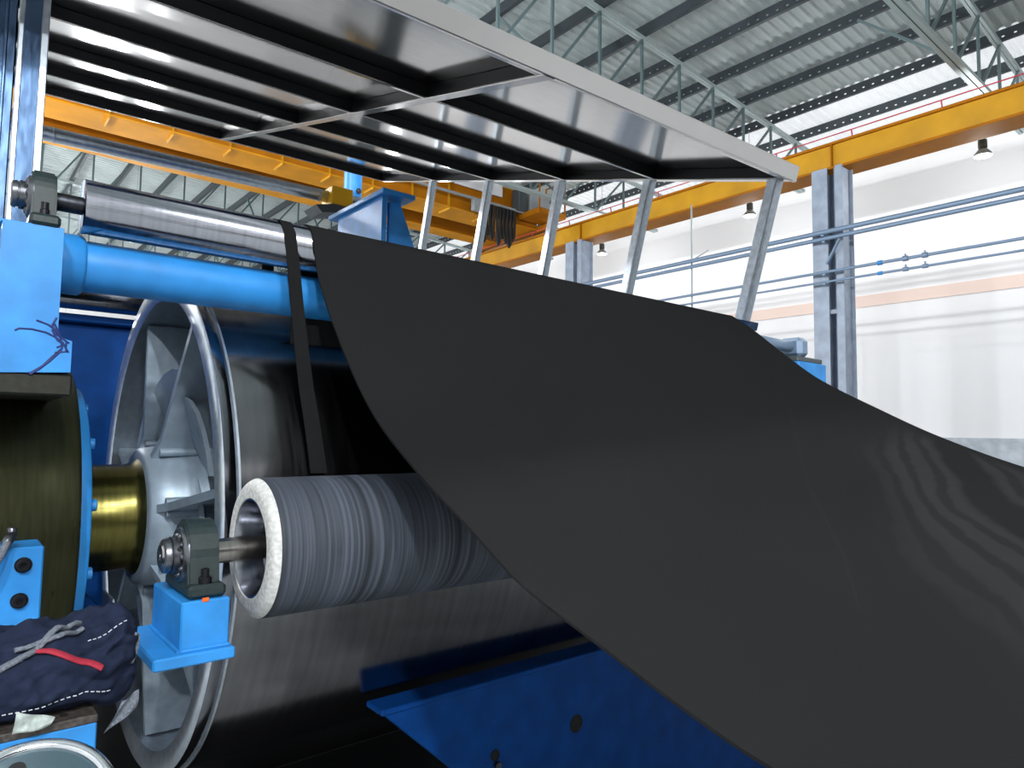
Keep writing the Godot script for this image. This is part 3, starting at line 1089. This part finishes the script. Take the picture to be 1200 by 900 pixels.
func rollers() -> void:
	# grey rubber covered roll in front of the drum
	var t := thing("rubber_roll", "grey worn rubber covered roll with white end in front of the drum", "roller", Vector3(RC.x, RC.y - 0.14, RC.z))
	var ax := Vector3.RIGHT
	var s := S()
	var prof := [Vector2(0.006, 0.122)]
	prof.append_array(arc(0.026, 0.118, 0.0215, 170, 90, 8))
	prof.append_array([Vector2(2.1, 0.1395), Vector2(2.1, 0.0)])
	lathe(s, RC, ax, prof, 128)
	obj("rubber_cover", s, M.roll_rubber, t)
	s = S()
	var pe := [Vector2(0.012, 0.096), Vector2(0.002, 0.099)]
	pe.append_array(arc(0.026, 0.1155, 0.0245, 180, 112, 8))
	lathe(s, RC, ax, pe, 96)
	var e := obj("end_face", s, M.roll_end, t)
	e.set_meta("label", "whitened end face of the roll")
	s = S()
	lathe(s, RC, ax, [Vector2(0.072, 0.02), Vector2(0.068, 0.06), Vector2(0.06, 0.084), Vector2(0.012, 0.0925), Vector2(0.004, 0.0945), Vector2(0.004, 0.099), Vector2(0.012, 0.100)], 96, 0.75)
	obj("core", s, M.chrome, t)
	s = S()
	lathe(s, Vector3(0, RC.y, RC.z), ax, [Vector2(0.326, 0.0), Vector2(0.326, 0.004), Vector2(0.330, 0.0055), Vector2(0.327, 0.007), Vector2(0.327, 0.021), Vector2(0.330, 0.024), Vector2(0.565, 0.024)], 40, 0.8)
	obj("shaft", s, M.shaft, t)
	pillow("dark green pillow block bearing on the blue bracket holding the rubber roll", RC, 0.066, 0.362, 0.418, 1.292, 0.085)
	# blue bracket
	var b := thing("bracket", "bright blue box bracket under the rubber roll's bearing", "bracket", Vector3(0.38, 1.185, -1.43))
	s = S()
	mm(s, 0.346, 0.430, 1.203, 1.290, -1.525, -1.318, 0.003)
	obj("box", s, M.blue, b)
	s = S()
	mm(s, 0.300, 0.437, 1.183, 1.204, -1.545, -1.300, 0.003)
	obj("base_plate", s, M.blue, b)
	s = S()   # weld fillets
	for w in [[Vector3(0.346, 1.206, -1.316), Vector3(0.430, 1.206, -1.316)], [Vector3(0.344, 1.206, -1.525), Vector3(0.344, 1.206, -1.318)]]:
		rod(s, w[0], w[1], 0.0035, 8)
	obj("weld", s, M.blue, b)
	s = S()
	box(s, Vector3(0.386, 1.291, -1.3175), Vector3(0.012, 0.007, 0.004), 0.001)
	obj("rust_spot", s, M.rust, b)
	s = S()
	mm(s, -0.5, 0.305, 1.184, 1.203, -1.535, -1.43, 0.003)
	obj("arm", s, M.blue, b)
	# chrome guide roll on top
	var g := thing("guide_roll", "polished chrome guide roll over which the black sheet hangs", "roller", Vector3(TC.x, TC.y - 0.06, TC.z))
	s = S()
	lathe(s, TC, ax, [Vector2(0.0, 0.02), Vector2(0.0, 0.056), Vector2(0.002, 0.058), Vector2(2.445, 0.058), Vector2(2.447, 0.02)], 96)
	obj("roll_shell", s, M.chrome, g)
	s = S()
	lathe(s, Vector3(0.10, TC.y, TC.z), ax, [Vector2(0.0, 0.0), Vector2(0.0, 0.016), Vector2(0.003, 0.019), Vector2(0.107, 0.019)], 32)
	obj("journal", s, M.dark_shaft, g)
	s = S()
	lathe(s, Vector3(2.65, TC.y, TC.z), ax, [Vector2(0.0, 0.019), Vector2(0.15, 0.019), Vector2(0.15, 0.0)], 32)
	obj("journal", s, M.dark_shaft, g)
	pillow("dark pillow block bearing on top of the blue pillar at the left", TC, 0.056, 0.115, 0.158, 1.997, 0.085)
	# steel tube above
	var at := Vector3(1.0, 3.05, -4.0)
	var u := thing("steel_tube", "long polished steel tube running beneath the yellow crane to a yellow end block", "tube", at)
	s = S()
	rod(s, Vector3(-0.6, 3.02, -4.0), Vector3(1.80, 3.07, -4.0), 0.037, 32, 0.002)
	obj("tube_body", s, M.rim_steel, u)
	s = S()
	for x in [0.345, 1.73]:
		rod(s, Vector3(x, 3.02 + (x + 0.6) * 0.0208, -4.0), Vector3(x + 0.012, 3.02 + (x + 0.6) * 0.0208, -4.0), 0.039, 32, 0.001)
	obj("collar", s, M.rim_steel, u)
	s = S()
	mm(s, 1.79, 1.935, 3.005, 3.125, -4.07, -3.92, 0.006)
	var yb := obj("end_block", s, mat("bright_yellow", Color(0.95, 0.70, 0.03), 0.45), u)
	yb.set_meta("label", "yellow end block")
	s = S()
	prism(s, [Vector2(-0.12, -0.03), Vector2(0.0, 0.0), Vector2(0.155, 0.0), Vector2(0.155, -0.02), Vector2(-0.08, -0.07)], Vector3(1.80, 3.0, -4.08), Vector3.RIGHT, Vector3.UP, Vector3(0, 0, 0.18))
	obj("support", s, M.grey_dark, u)
	s = S()
	mm(s, 1.94, 2.04, 3.0, 3.075, -4.04, -3.95, 0.01)
	obj("coupling", s, M.grey_dark, u)
	org = Vector3.ZERO

func lookup(pts: Array, z: float) -> float:      # monotone piecewise height of the sheet, smoothed
	var n := pts.size()
	if z <= pts[0].x:
		return pts[0].y
	for i in n - 1:
		var a: Vector2 = pts[i]
		var b: Vector2 = pts[i + 1]
		if z <= b.x:
			var pa: Vector2 = pts[maxi(i - 1, 0)]
			var pb: Vector2 = pts[mini(i + 2, n - 1)]
			var h := b.x - a.x
			var m0 := (b.y - pa.y) / maxf(b.x - pa.x, 1e-5)
			var m1 := (pb.y - a.y) / maxf(pb.x - a.x, 1e-5)
			var t := (z - a.x) / h
			return (2 * t * t * t - 3 * t * t + 1) * a.y + (t * t * t - 2 * t * t + t) * h * m0 + (-2 * t * t * t + 3 * t * t) * b.y + (t * t * t - t * t) * h * m1
	return pts[n - 1].y

func sheet() -> void:
	var L := [Vector2(-1.6434, 2.0984), Vector2(-1.602, 1.990), Vector2(-1.53, 1.884), Vector2(-1.409, 1.742), Vector2(-1.284, 1.626), Vector2(-1.112, 1.52), Vector2(-0.946, 1.436), Vector2(-0.811, 1.367), Vector2(-0.65, 1.316), Vector2(-0.512, 1.274), Vector2(-0.399, 1.247), Vector2(-0.1, 1.205), Vector2(0.3, 1.18), Vector2(0.9, 1.18), Vector2(1.6, 1.2)]
	var R := [Vector2(-1.6706, 2.1271), Vector2(-1.578, 2.061), Vector2(-1.42, 1.93), Vector2(-1.284, 1.826), Vector2(-1.063, 1.704), Vector2(-0.869, 1.607), Vector2(-0.63, 1.513), Vector2(-0.3, 1.42), Vector2(0.1, 1.35), Vector2(0.6, 1.30), Vector2(1.6, 1.25)]
	var t := thing("rubber_sheet", "wide matte black rubber sheet hanging from the guide roll down towards the camera", "rubber sheet", Vector3(1.7, 1.2, 0.0))
	var g := []
	var under := []
	var nx := 60
	var nz := FastNoiseLite.new()
	nz.seed = 5
	nz.frequency = 0.9
	var rad := 0.0625
	var steps := 150
	# fall behind the roll, wrap over it, then the free drape
	for k in 30 + steps:
		var row := []
		var ru := []
		for i in nx + 1:
			var f := float(i) / nx
			var x := lerpf(0.70, 2.65, f)
			var ae := lerpf(25.0, 62.0, f)
			if k < 6:
				var yb := lerpf(1.2, TC.y - 0.03, k / 6.0)
				row.append(Vector3(x, yb, TC.z - rad))
				ru.append(Vector3(x, yb, TC.z - rad + 0.004))
			elif k < 30:
				var an := deg_to_rad(lerpf(180.0, ae, (k - 6) / 24.0))
				row.append(Vector3(x, TC.y + sin(an) * rad, TC.z + cos(an) * rad))
				ru.append(Vector3(x, TC.y + sin(an) * (rad - 0.004), TC.z + cos(an) * (rad - 0.004)))
			else:
				var q := pow((k - 29.0) / steps, 1.7)
				var zl := lerpf(L[0].x, 0.9, q)
				var zr := lerpf(R[0].x, 0.9, q)
				var zz := lerpf(zl, zr, f)
				var y := lerpf(lookup(L, zl), lookup(R, zr), f)
				var far := smoothstep(-1.5, -0.9, zz)
				# slack waves towards the right-hand edge
				y += far * 0.004 * f * (1.0 - f) * 4.0 * nz.get_noise_2d(x * 1.4, zz * 1.1)
				y += far * 0.0035 * smoothstep(0.45, 0.95, f) * (1.0 - f) * 6.0 * sin(zz * 8.0 + x * 3.0 + 3.0 * nz.get_noise_2d(x, zz))
				row.append(Vector3(x, y + 0.002, zz + 0.001))
				ru.append(Vector3(x, y - 0.002, zz - 0.001))
		g.append(row)
		under.append(ru)
	var s := S()
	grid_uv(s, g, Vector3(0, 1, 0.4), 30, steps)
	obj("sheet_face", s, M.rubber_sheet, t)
	s = S()
	grid(s, under, Vector3(0, -1, -0.4))
	for e in [0, nx]:
		for i in g.size() - 1:
			quad(s, g[i][e], g[i + 1][e], under[i + 1][e], under[i][e], Vector3.LEFT if e == 0 else Vector3.RIGHT)
	var last := g.size() - 1
	for i in nx:
		quad(s, g[last][i], g[last][i + 1], under[last][i + 1], under[last][i], Vector3.BACK)
	obj("sheet_underside", s, M.rubber, t)
	# narrow strip cut from the edge
	var strip := thing("trim_strip", "narrow black rubber strip hanging loose from the chrome roll left of the sheet", "rubber strip", Vector3(0.67, 1.5, -1.58))
	var path := [[2.0, -1.764, 0.618], [2.10, -1.755, 0.618], [2.134, -1.70, 0.620], [2.122, -1.663, 0.622], [2.09, -1.638, 0.625], [2.0, -1.625, 0.632], [1.9, -1.618, 0.641], [1.8, -1.612, 0.652], [1.7, -1.600, 0.662], [1.6, -1.578, 0.672], [1.52, -1.560, 0.678], [1.497, -1.556, 0.680]]
	var a := []
	var bb := []
	for p in path:
		var w := lerpf(0.041, 0.029, clampf((p[0] - 1.5) / 0.6, 0, 1))
		var ra := []
		var rb := []
		for i in 5:
			ra.append(Vector3(p[2] + w * i / 4.0, p[0], p[1] + 0.0035))
			rb.append(Vector3(p[2] + w * i / 4.0, p[0], p[1] - 0.0005))
		a.append(ra)
		bb.append(rb)
	s = S()
	grid(s, a, Vector3(0, 0, 1))
	grid(s, bb, Vector3(0, 0, -1))
	for e in [0, 4]:
		for i in a.size() - 1:
			quad(s, a[i][e], a[i + 1][e], bb[i + 1][e], bb[i][e], Vector3.LEFT if e == 0 else Vector3.RIGHT)
	quad(s, a[11][0], a[11][4], bb[11][4], bb[11][0], Vector3.DOWN)
	obj("strip", s, M.rubber, strip)
	org = Vector3.ZERO

func frames() -> void:
	var s: SurfaceTool
	# blue pillar
	var p := thing("pillar", "bright blue steel pillar at the left with scribbled ink mark carrying the guide roll", "pillar", Vector3(0.13, 1.70, -1.72))
	s = S()
	prism(s, [Vector2(0.070, 1.995), Vector2(0.170, 1.995), Vector2(0.170, 1.788), Vector2(0.178, 1.776), Vector2(0.195, 1.771), Vector2(0.195, 1.708), Vector2(0.070, 1.700)], Vector3(0, 0, -1.80), Vector3.RIGHT, Vector3.UP, Vector3(0, 0, 0.18))
	obj("body", s, M.blue, p)
	s = S()
	mm(s, 0.066, 0.1705, 1.993, 1.998, -1.80, -1.622, 0.001)
	obj("top_plate", s, M.blue, p)
	s = S()
	mm(s, 0.052, 0.070, 1.62, 1.998, -1.82, -1.70, 0.002)
	obj("side_plate", s, M.stainless_post, p)
	s = S()
	var ink := [[[0.0, 0], [10, -7], [40, -8], [75, -2], [100, 10], [120, 25], [115, 50], [90, 80], [65, 105], [45, 122], [38, 117]], [[50, -35], [80, -25], [100, -10], [115, 10], [135, 25]], [[100, -48], [90, -25], [100, 0], [128, 20], [128, 50], [100, 55]], [[95, -30], [112, 8], [118, 40], [96, 66], [72, 96], [44, 118]], [[90, -12], [105, 18], [128, 34]], [[104, 40], [122, 30], [134, 52]]]
	for st in ink:
		var pts := []
		for q in st:
			pts.append(Vector3(0.100 + q[0] * 0.000665, 1.783 - q[1] * 0.00068, -1.6205))
		tube(s, pts, 0.0022, 6)
	obj("ink_mark", s, M.ink, p)
	s = S()
	mm(s, 0.045, 0.200, 1.660, 1.704, -1.985, -1.625, 0.004)
	var pad := obj("pad", s, M.pad, p)
	pad.set_meta("label", "dark olive steel pad under the pillar")
	# blue cross pipe
	var c := thing("cross_pipe", "thick bright blue pipe running right from the pillar below the chrome roll", "pipe", Vector3(0.9, 1.89, -1.75))
	s = S()
	rod(s, Vector3(0.17, 1.953, -1.752), Vector3(2.65, 1.962, -1.752), 0.056, 64)
	obj("pipe_body", s, M.blue, c)
	s = S()
	lathe(s, Vector3(0.17, 1.953, -1.752), Vector3.RIGHT, [Vector2(0, 0.066), Vector2(0.045, 0.066), Vector2(0.052, 0.060), Vector2(0.054, 0.05)], 48)
	obj("weld_collar", s, M.blue, c)
	# far blue side frame behind the drum
	var f := thing("rear_frame", "blue machine frame panel, shade put into its colour, behind the drum", "machine frame", Vector3(1.0, 0, -3.3))
	s = S()
	mm(s, -0.8, 3.0, 0.85, 2.02, -3.45, -3.25, 0.01)
	obj("panel", s, M.blue_shaded, f)
	s = S()
	mm(s, -1.6, 3.0, 0.0, 0.85, -3.43, -3.27, 0.01)  # black panel added for the shade below the rear frame
	obj("shade_panel", s, M.black, f)
	s = S()
	mm(s, -0.8, 3.0, 2.02, 2.05, -3.47, -3.20, 0.004)
	obj("cap_rail", s, M.blue_shaded, f)
	# polished pan between
	var q := thing("back_roll", "polished steel roll lying behind the blue pipe at the drum's top left", "roller", Vector3(0.6, 2.03, -3.1))
	s = S()
	rod(s, Vector3(-0.4, 2.135, -3.15), Vector3(2.6, 2.135, -3.15), 0.075, 64, 0.003)
	obj("roll_shell", s, M.chrome, q)
	# front lower plate of the frame
	var b := thing("base_frame", "blue lower machine frame plate, shade put into its colour, with two bolt holes under the drum", "machine frame", Vector3(1.8, 0, -1.70))
	s = S()
	prism(s, [Vector2(0.955, 0.842), Vector2(3.0, 0.842), Vector2(3.0, 0.12), Vector2(1.60, 0.12), Vector2(1.20, 0.62)], Vector3(0, 0, -1.72), Vector3.RIGHT, Vector3.UP, Vector3(0, 0, 0.06))
	obj("plate", s, M.blue_shaded, b)
	s = S()
	mm(s, 0.945, 3.0, 0.840, 0.856, -1.74, -1.652, 0.003)
	obj("top_flange", s, M.blue_shaded, b)
	for h in [[1.686, 0.634, 0.026], [1.340, 0.629, 0.015]]:
		s = S()
		lathe(s, Vector3(h[0], h[1], -1.665), Vector3.BACK, [Vector2(0.0055, 0.0), Vector2(0.0055, h[2]), Vector2(0.007, h[2]), Vector2(0.007, h[2] * 1.1), Vector2(0.004, h[2] * 1.15)], 24)
		obj("hole", s, M.hole, b)
	s = S()
	lathe(s, Vector3(1.345, 0.60, -1.66), Vector3.BACK, [Vector2(0.0, 0.012), Vector2(0.014, 0.012), Vector2(0.014, 0.0)], 6, 0.95)
	obj("bolt", s, M.bearing, b)
	for x in [1.75, 2.9]:
		s = S()
		mm(s, x - 0.05, x + 0.05, 0.0, 0.13, -1.75, -1.63, 0.005)
		obj("foot", s, M.blue_shaded, b)
	var pan := thing("shade_pan", "added black pan for the shade beneath the drum", "pan", Vector3(1.3, 0, -2.2))
	s = S()
	mm(s, 0.40, 2.9, 0.0, 0.09, -3.1, -1.80, 0.01)  # added black tray where only shade lies under the drum
	obj("tray", s, M.black, pan)
	# blue bracket head above the sheet
	var k := thing("beam_bracket", "light blue capped beam bracket standing behind the top edge of the sheet", "bracket", Vector3(1.55, 2.2, -2.8))
	s = S()
	mm(s, 1.455, 1.625, 2.662, 2.685, -3.22, -2.66, 0.003)
	obj("cap_plate", s, M.blue, k)
	s = S()
	mm(s, 1.475, 1.50, 2.05, 2.662, -3.15, -2.70, 0.002)
	obj("side_flange", s, M.blue, k)
	s = S()
	mm(s, 1.50, 1.535, 2.05, 2.662, -3.10, -2.90, 0.002)
	obj("web", s, M.blue_shaded, k)
	s = S()
	prism(s, [Vector2(1.535, 2.05), Vector2(1.535, 2.655), Vector2(1.590, 2.662), Vector2(1.70, 2.40), Vector2(1.80, 2.05)], Vector3(0, 0, -2.76), Vector3.RIGHT, Vector3.UP, Vector3(0, 0, 0.02))
	obj("gusset", s, M.blue, k)
	# blue upright pipe
	var v := thing("upright_pipe", "short light blue vertical pipe rising behind the yellow end block and the canopy", "pipe", Vector3(3.1, 0, -6.3))
	s = S()
	rod(s, Vector3(3.1, 3.96, -6.3), Vector3(3.1, 5.2, -6.3), 0.09, 32)
	obj("pipe_body", s, M.blue, v)
	s = S()
	mm(s, 3.0, 3.22, 0.0, 3.96, -6.4, -6.2, 0.02)
	obj("socket_block", s, M.grey_dark, v)
	s = S()
	rod(s, Vector3(3.12, 4.02, -6.215), Vector3(3.12, 4.02, -6.2), 0.028, 12)
	obj("hole", s, M.hole, v)
	# right end of the machine
	var e := thing("end_bearing", "pale blue bearing and stand at the far right end of the guide roll", "bearing", Vector3(3.3, 1.2, -1.7))
	s = S()
	rod(s, Vector3(2.80, 2.045, -1.70), Vector3(3.24, 2.045, -1.70), 0.028, 20, 0.002)
	obj("shaft_cover", s, M.pipe, e)
	s = S()
	mm(s, 3.2, 3.29, 1.99, 2.09, -1.76, -1.64, 0.02)
	obj("bearing_body", s, M.pipe, e)
	s = S()
	mm(s, 3.15, 3.40, 1.965, 1.99, -1.77, -1.63, 0.004)
	obj("bearing_foot", s, M.grey_dark, e)
	s = S()
	mm(s, 3.14, 3.42, 0.0, 1.965, -1.78, -1.62, 0.006)
	obj("stand", s, M.blue, e)
	org = Vector3.ZERO

func small() -> void:
	var s: SurfaceTool
	# blue block with two bolts
	var b := thing("bolted_block", "blue block with two socket bolts in front of the olive housing", "block", Vector3(0.08, 1.0, -1.78))
	s = S()
	mm(s, -0.05, 0.180, 0.95, 1.352, -1.833, -1.72, 0.003)
	obj("block", s, M.blue, b)
	for y in [[0.146, 1.317], [0.143, 1.246]]:
		s = S()
		lathe(s, Vector3(y[0], y[1], -1.72), Vector3.BACK, [Vector2(0, 0.0155), Vector2(0.003, 0.0155), Vector2(0.003, 0.0125), Vector2(0.012, 0.0125), Vector2(0.014, 0.0105), Vector2(0.014, 0.006), Vector2(0.006, 0.006), Vector2(0.006, 0.0)], 24, 0.8)
		obj("bolt", s, M.bolt, b)
	# hydraulic hose
	var h := thing("hose", "grey hose with a steel fitting at the left edge above the blue block", "hose", Vector3(0.07, 1.36, -1.70))
	s = S()
	tube(s, [Vector3(0.116, 1.368, -1.70), Vector3(0.108, 1.350, -1.685), Vector3(0.095, 1.325, -1.67), Vector3(0.075, 1.305, -1.66), Vector3(0.04, 1.29, -1.66), Vector3(-0.05, 1.28, -1.68)], 0.007, 12)
	obj("hose_body", s, M.cloth_grey, h)
	s = S()
	rod(s, Vector3(0.114, 1.364, -1.70), Vector3(0.124, 1.380, -1.72), 0.011, 6, 0.001)
	rod(s, Vector3(0.124, 1.372, -1.72), Vector3(0.124, 1.394, -1.72), 0.009, 16, 0.001)
	obj("fitting", s, M.bearing, h)
	# blue beam with worn top
	var m := thing("support_beam", "blue beam end with worn steel top plate under the navy jacket", "beam", Vector3(0.05, 1.1, -1.28))
	s = S()
	mm(s, -0.4, 0.205, 1.118, 1.160, -1.36, -1.20, 0.002)
	obj("beam_body", s, M.blue, m)
	s = S()
	mm(s, -0.4, 0.206, 1.160, 1.172, -1.36, -1.199, 0.002)
	obj("top_plate", s, M.worn_steel, m)
	s = S()
	rod(s, Vector3(0.165, 1.172, -1.225), Vector3(0.165, 1.1725, -1.225), 0.006, 16)
	obj("hole", s, M.hole, m)
	jacket()
	# hand wheel
	var c := Vector3(0.095, 1.176, -0.93)
	var w := thing("hand_wheel", "chrome rimmed hand wheel in the bottom left corner", "wheel", c)
	var nrm := Vector3(-0.10, 0.82, 0.56).normalized()
	var u := nrm.cross(Vector3.RIGHT).normalized()
	var v := nrm.cross(u).normalized()
	s = S()
	var ring := []
	for i in 64:
		var a := TAU * i / 64.0
		ring.append(c + (u * cos(a) + v * sin(a)) * 0.082)
	tube(s, ring, 0.0075, 16, 1.0, true)
	obj("rim", s, M.wheel_chrome, w)
	s = S()
	lathe(s, c, nrm, [Vector2(-0.006, 0.0), Vector2(-0.006, 0.072), Vector2(0.0, 0.078), Vector2(0.004, 0.072), Vector2(0.006, 0.022), Vector2(0.018, 0.020), Vector2(0.02, 0.0)], 64)
	obj("disc", s, M.wheel_disc, w)
	s = S()
	tube(s, [c - nrm * 0.006, c - nrm * 0.10, c - nrm * 0.14 + Vector3(0, -0.10, 0), Vector3(c.x, 0.0, c.z - 0.09)], 0.018, 16)
	obj("spindle", s, M.dark_shaft, w)
	for i in 3:
		var a := 2.2 + TAU * i / 3.0
		s = S()
		var hc := c + (u * cos(a) + v * sin(a)) * 0.055
		rod(s, hc + nrm * 0.0, hc + nrm * 0.0062, 0.009, 20)
		obj("disc_hole", s, M.hole, w)
	org = Vector3.ZERO

func jacket() -> void:
	var t := thing("jacket", "crumpled navy work jacket with a red strap lying on the blue beam", "jacket", Vector3(0.1, 1.172, -1.30))
	var f := FastNoiseLite.new()
	f.seed = 21
	f.frequency = 7.0
	f.fractal_octaves = 3
	var r := FastNoiseLite.new()
	r.seed = 4
	r.noise_type = FastNoiseLite.TYPE_SIMPLEX
	r.fractal_type = FastNoiseLite.FRACTAL_RIDGED
	r.frequency = 6.0
	r.fractal_octaves = 3
	var nu := 110
	var nv := 90
	var surf := func(uu: float, ang: float) -> Vector3:
		# uu 0..1 from the left out of frame to the right-hand end
		var x := lerpf(-0.30, 0.272, uu)
		var close := sqrt(clampf(1.0 - pow(maxf(0.0, (uu - 0.80) / 0.20), 2.2), 0.0, 1.0))
		var drop := smoothstep(0.84, 0.97, uu)
		var hy := (0.060 + 0.03 * drop) * (0.35 + 0.65 * close)
		var hz := 0.105 * (0.12 + 0.88 * close)
		var cy := 1.238 + 0.012 * sin(uu * 7.0) - 0.018 * drop
		var cz := -1.305
		var ca := cos(ang)
		var sa := sin(ang)
		var px := signf(ca) * pow(absf(ca), 0.75)
		var py := signf(sa) * pow(absf(sa), 0.8)
		var p := Vector3(x, cy + py * hy, cz + px * hz)
		var n := Vector3(0, sa, ca)
		var amp := 0.010 * f.get_noise_3d(p.x * 1.2, p.y * 2.0, p.z * 1.5) + 0.020 * (r.get_noise_3d(p.x * 0.8 + p.y * 1.1, p.y * 1.6 - p.x * 0.7, p.z * 1.2) - 0.4)
		# gathers fan out from the cuff at the right
		var g := smoothstep(0.70, 0.97, uu)
		amp += g * 0.005 * sin(ang * 17.0 + 3.0 * f.get_noise_2d(p.x * 3.0, 1.0))
		p += n * amp * (1.0 if sa > -0.3 else 0.3)
		p.y = maxf(p.y, lerpf(1.1735, 1.10, smoothstep(0.207, 0.222, p.x)))
		return p
	var g := []
	for i in nu + 1:
		var row := []
		for j in nv:
			row.append(surf.call(float(i) / nu, TAU * j / nv))
		g.append(row)
	var s := S()
	grid(s, g, Vector3(0, -0.1, -1) if false else Vector3(0, 0, -1), true)
	for j in range(1, nv - 1):
		tri(s, g[nu][0], g[nu][j], g[nu][j + 1], Vector3.RIGHT)
	var body := obj("body", s, M.navy, t)
	# points on the jacket: fraction along, angle in degrees (90 top, 0 facing the camera)
	var on := func(uu: float, deg: float, off: float) -> Vector3:
		var a := deg_to_rad(deg)
		return surf.call(uu, a) + Vector3(0, sin(a), cos(a)) * off
	var strap := func(pts: Array, rad: float, flat: float, off: float) -> SurfaceTool:
		var st := S()
		var path := []
		for k in pts.size() - 1:
			for q in 8:
				var e := q / 8.0
				path.append(on.call(lerpf(pts[k].x, pts[k + 1].x, e), lerpf(pts[k].y, pts[k + 1].y, e), off))
		path.append(on.call(pts[-1].x, pts[-1].y, off))
		tube(st, path, rad, 8, flat)
		return st
	var rs := obj("strap", strap.call([Vector2(0.745, 46), Vector2(0.77, 38), Vector2(0.80, 27), Vector2(0.84, 14), Vector2(0.885, 4)], 0.0075, 0.45, 0.002), M.red, t)
	rs.set_meta("label", "red strap")
	obj("piping", strap.call([Vector2(0.60, 18), Vector2(0.66, 26), Vector2(0.72, 40), Vector2(0.77, 56), Vector2(0.84, 72)], 0.009, 0.5, 0.002), M.cloth_grey, t)
	obj("collar_edge", strap.call([Vector2(0.70, 50), Vector2(0.75, 54), Vector2(0.79, 50), Vector2(0.85, 62)], 0.006, 0.6, 0.004), M.cloth_grey, t)
	# stitching
	var n := 0
	for row in [[0.52, 0.92, -28.0, -22.0, 30], [0.62, 0.72, 34.0, 34.0, 9], [0.86, 0.96, 44.0, 52.0, 8]]:
		var st := S()
		for k in row[4]:
			var e0: float = float(k) / row[4]
			var e1: float = (k + 0.6) / row[4]
			tube(st, [on.call(lerpf(row[0], row[1], e0), lerpf(row[2], row[3], e0), 0.001), on.call(lerpf(row[0], row[1], e1), lerpf(row[2], row[3], e1), 0.001)], 0.0009, 5)
		sub("stitching", st, M.thread, body)
		n += 1
	# button
	var st2 := S()
	var bp: Vector3 = on.call(0.635, 22, 0.0)
	rod(st2, bp, bp + Vector3(0, 0.001, 0.004), 0.005, 14, 0.001)
	obj("button", st2, M.navy_dark, t)
	# pale lining flaps that peep out below and at the end
	var flap := func(a: Vector3, b2: Vector3, c: Vector3, d: Vector3) -> SurfaceTool:
		var q := S()
		var up := []
		var dn := []
		for i in 9:
			var ru := []
			var rd := []
			for j in 9:
				var e := i / 8.0
				var h := j / 8.0
				var p: Vector3 = a.lerp(b2, e).lerp(d.lerp(c, e), h)
				p += Vector3(0, 0, 1) * 0.004 * sin(e * 6.0 + h * 4.0)
				ru.append(p + Vector3(0, 0.0012, 0.0012))
				rd.append(p - Vector3(0, 0.0012, 0.0012))
			up.append(ru)
			dn.append(rd)
		grid(q, up, Vector3(0, 1, 1))
		grid(q, dn, Vector3(0, -1, -1))
		return q
	var l1 := obj("lining", flap.call(Vector3(0.104, 1.202, -1.190), Vector3(0.150, 1.184, -1.188), Vector3(0.140, 1.176, -1.182), Vector3(0.100, 1.176, -1.180)), M.cloth_white, t)
	l1.set_meta("label", "pale lining corner on the beam")
	obj("lining", flap.call(Vector3(0.236, 1.182, -1.20), Vector3(0.262, 1.190, -1.215), Vector3(0.259, 1.168, -1.205), Vector3(0.212, 1.146, -1.185)), M.cloth_grey, t)
	obj("tag", flap.call(Vector3(0.262, 1.268, -1.26), Vector3(0.27, 1.262, -1.26), Vector3(0.262, 1.225, -1.25), Vector3(0.252, 1.222, -1.25)), M.cloth_grey, t)
	org = Vector3.ZERO
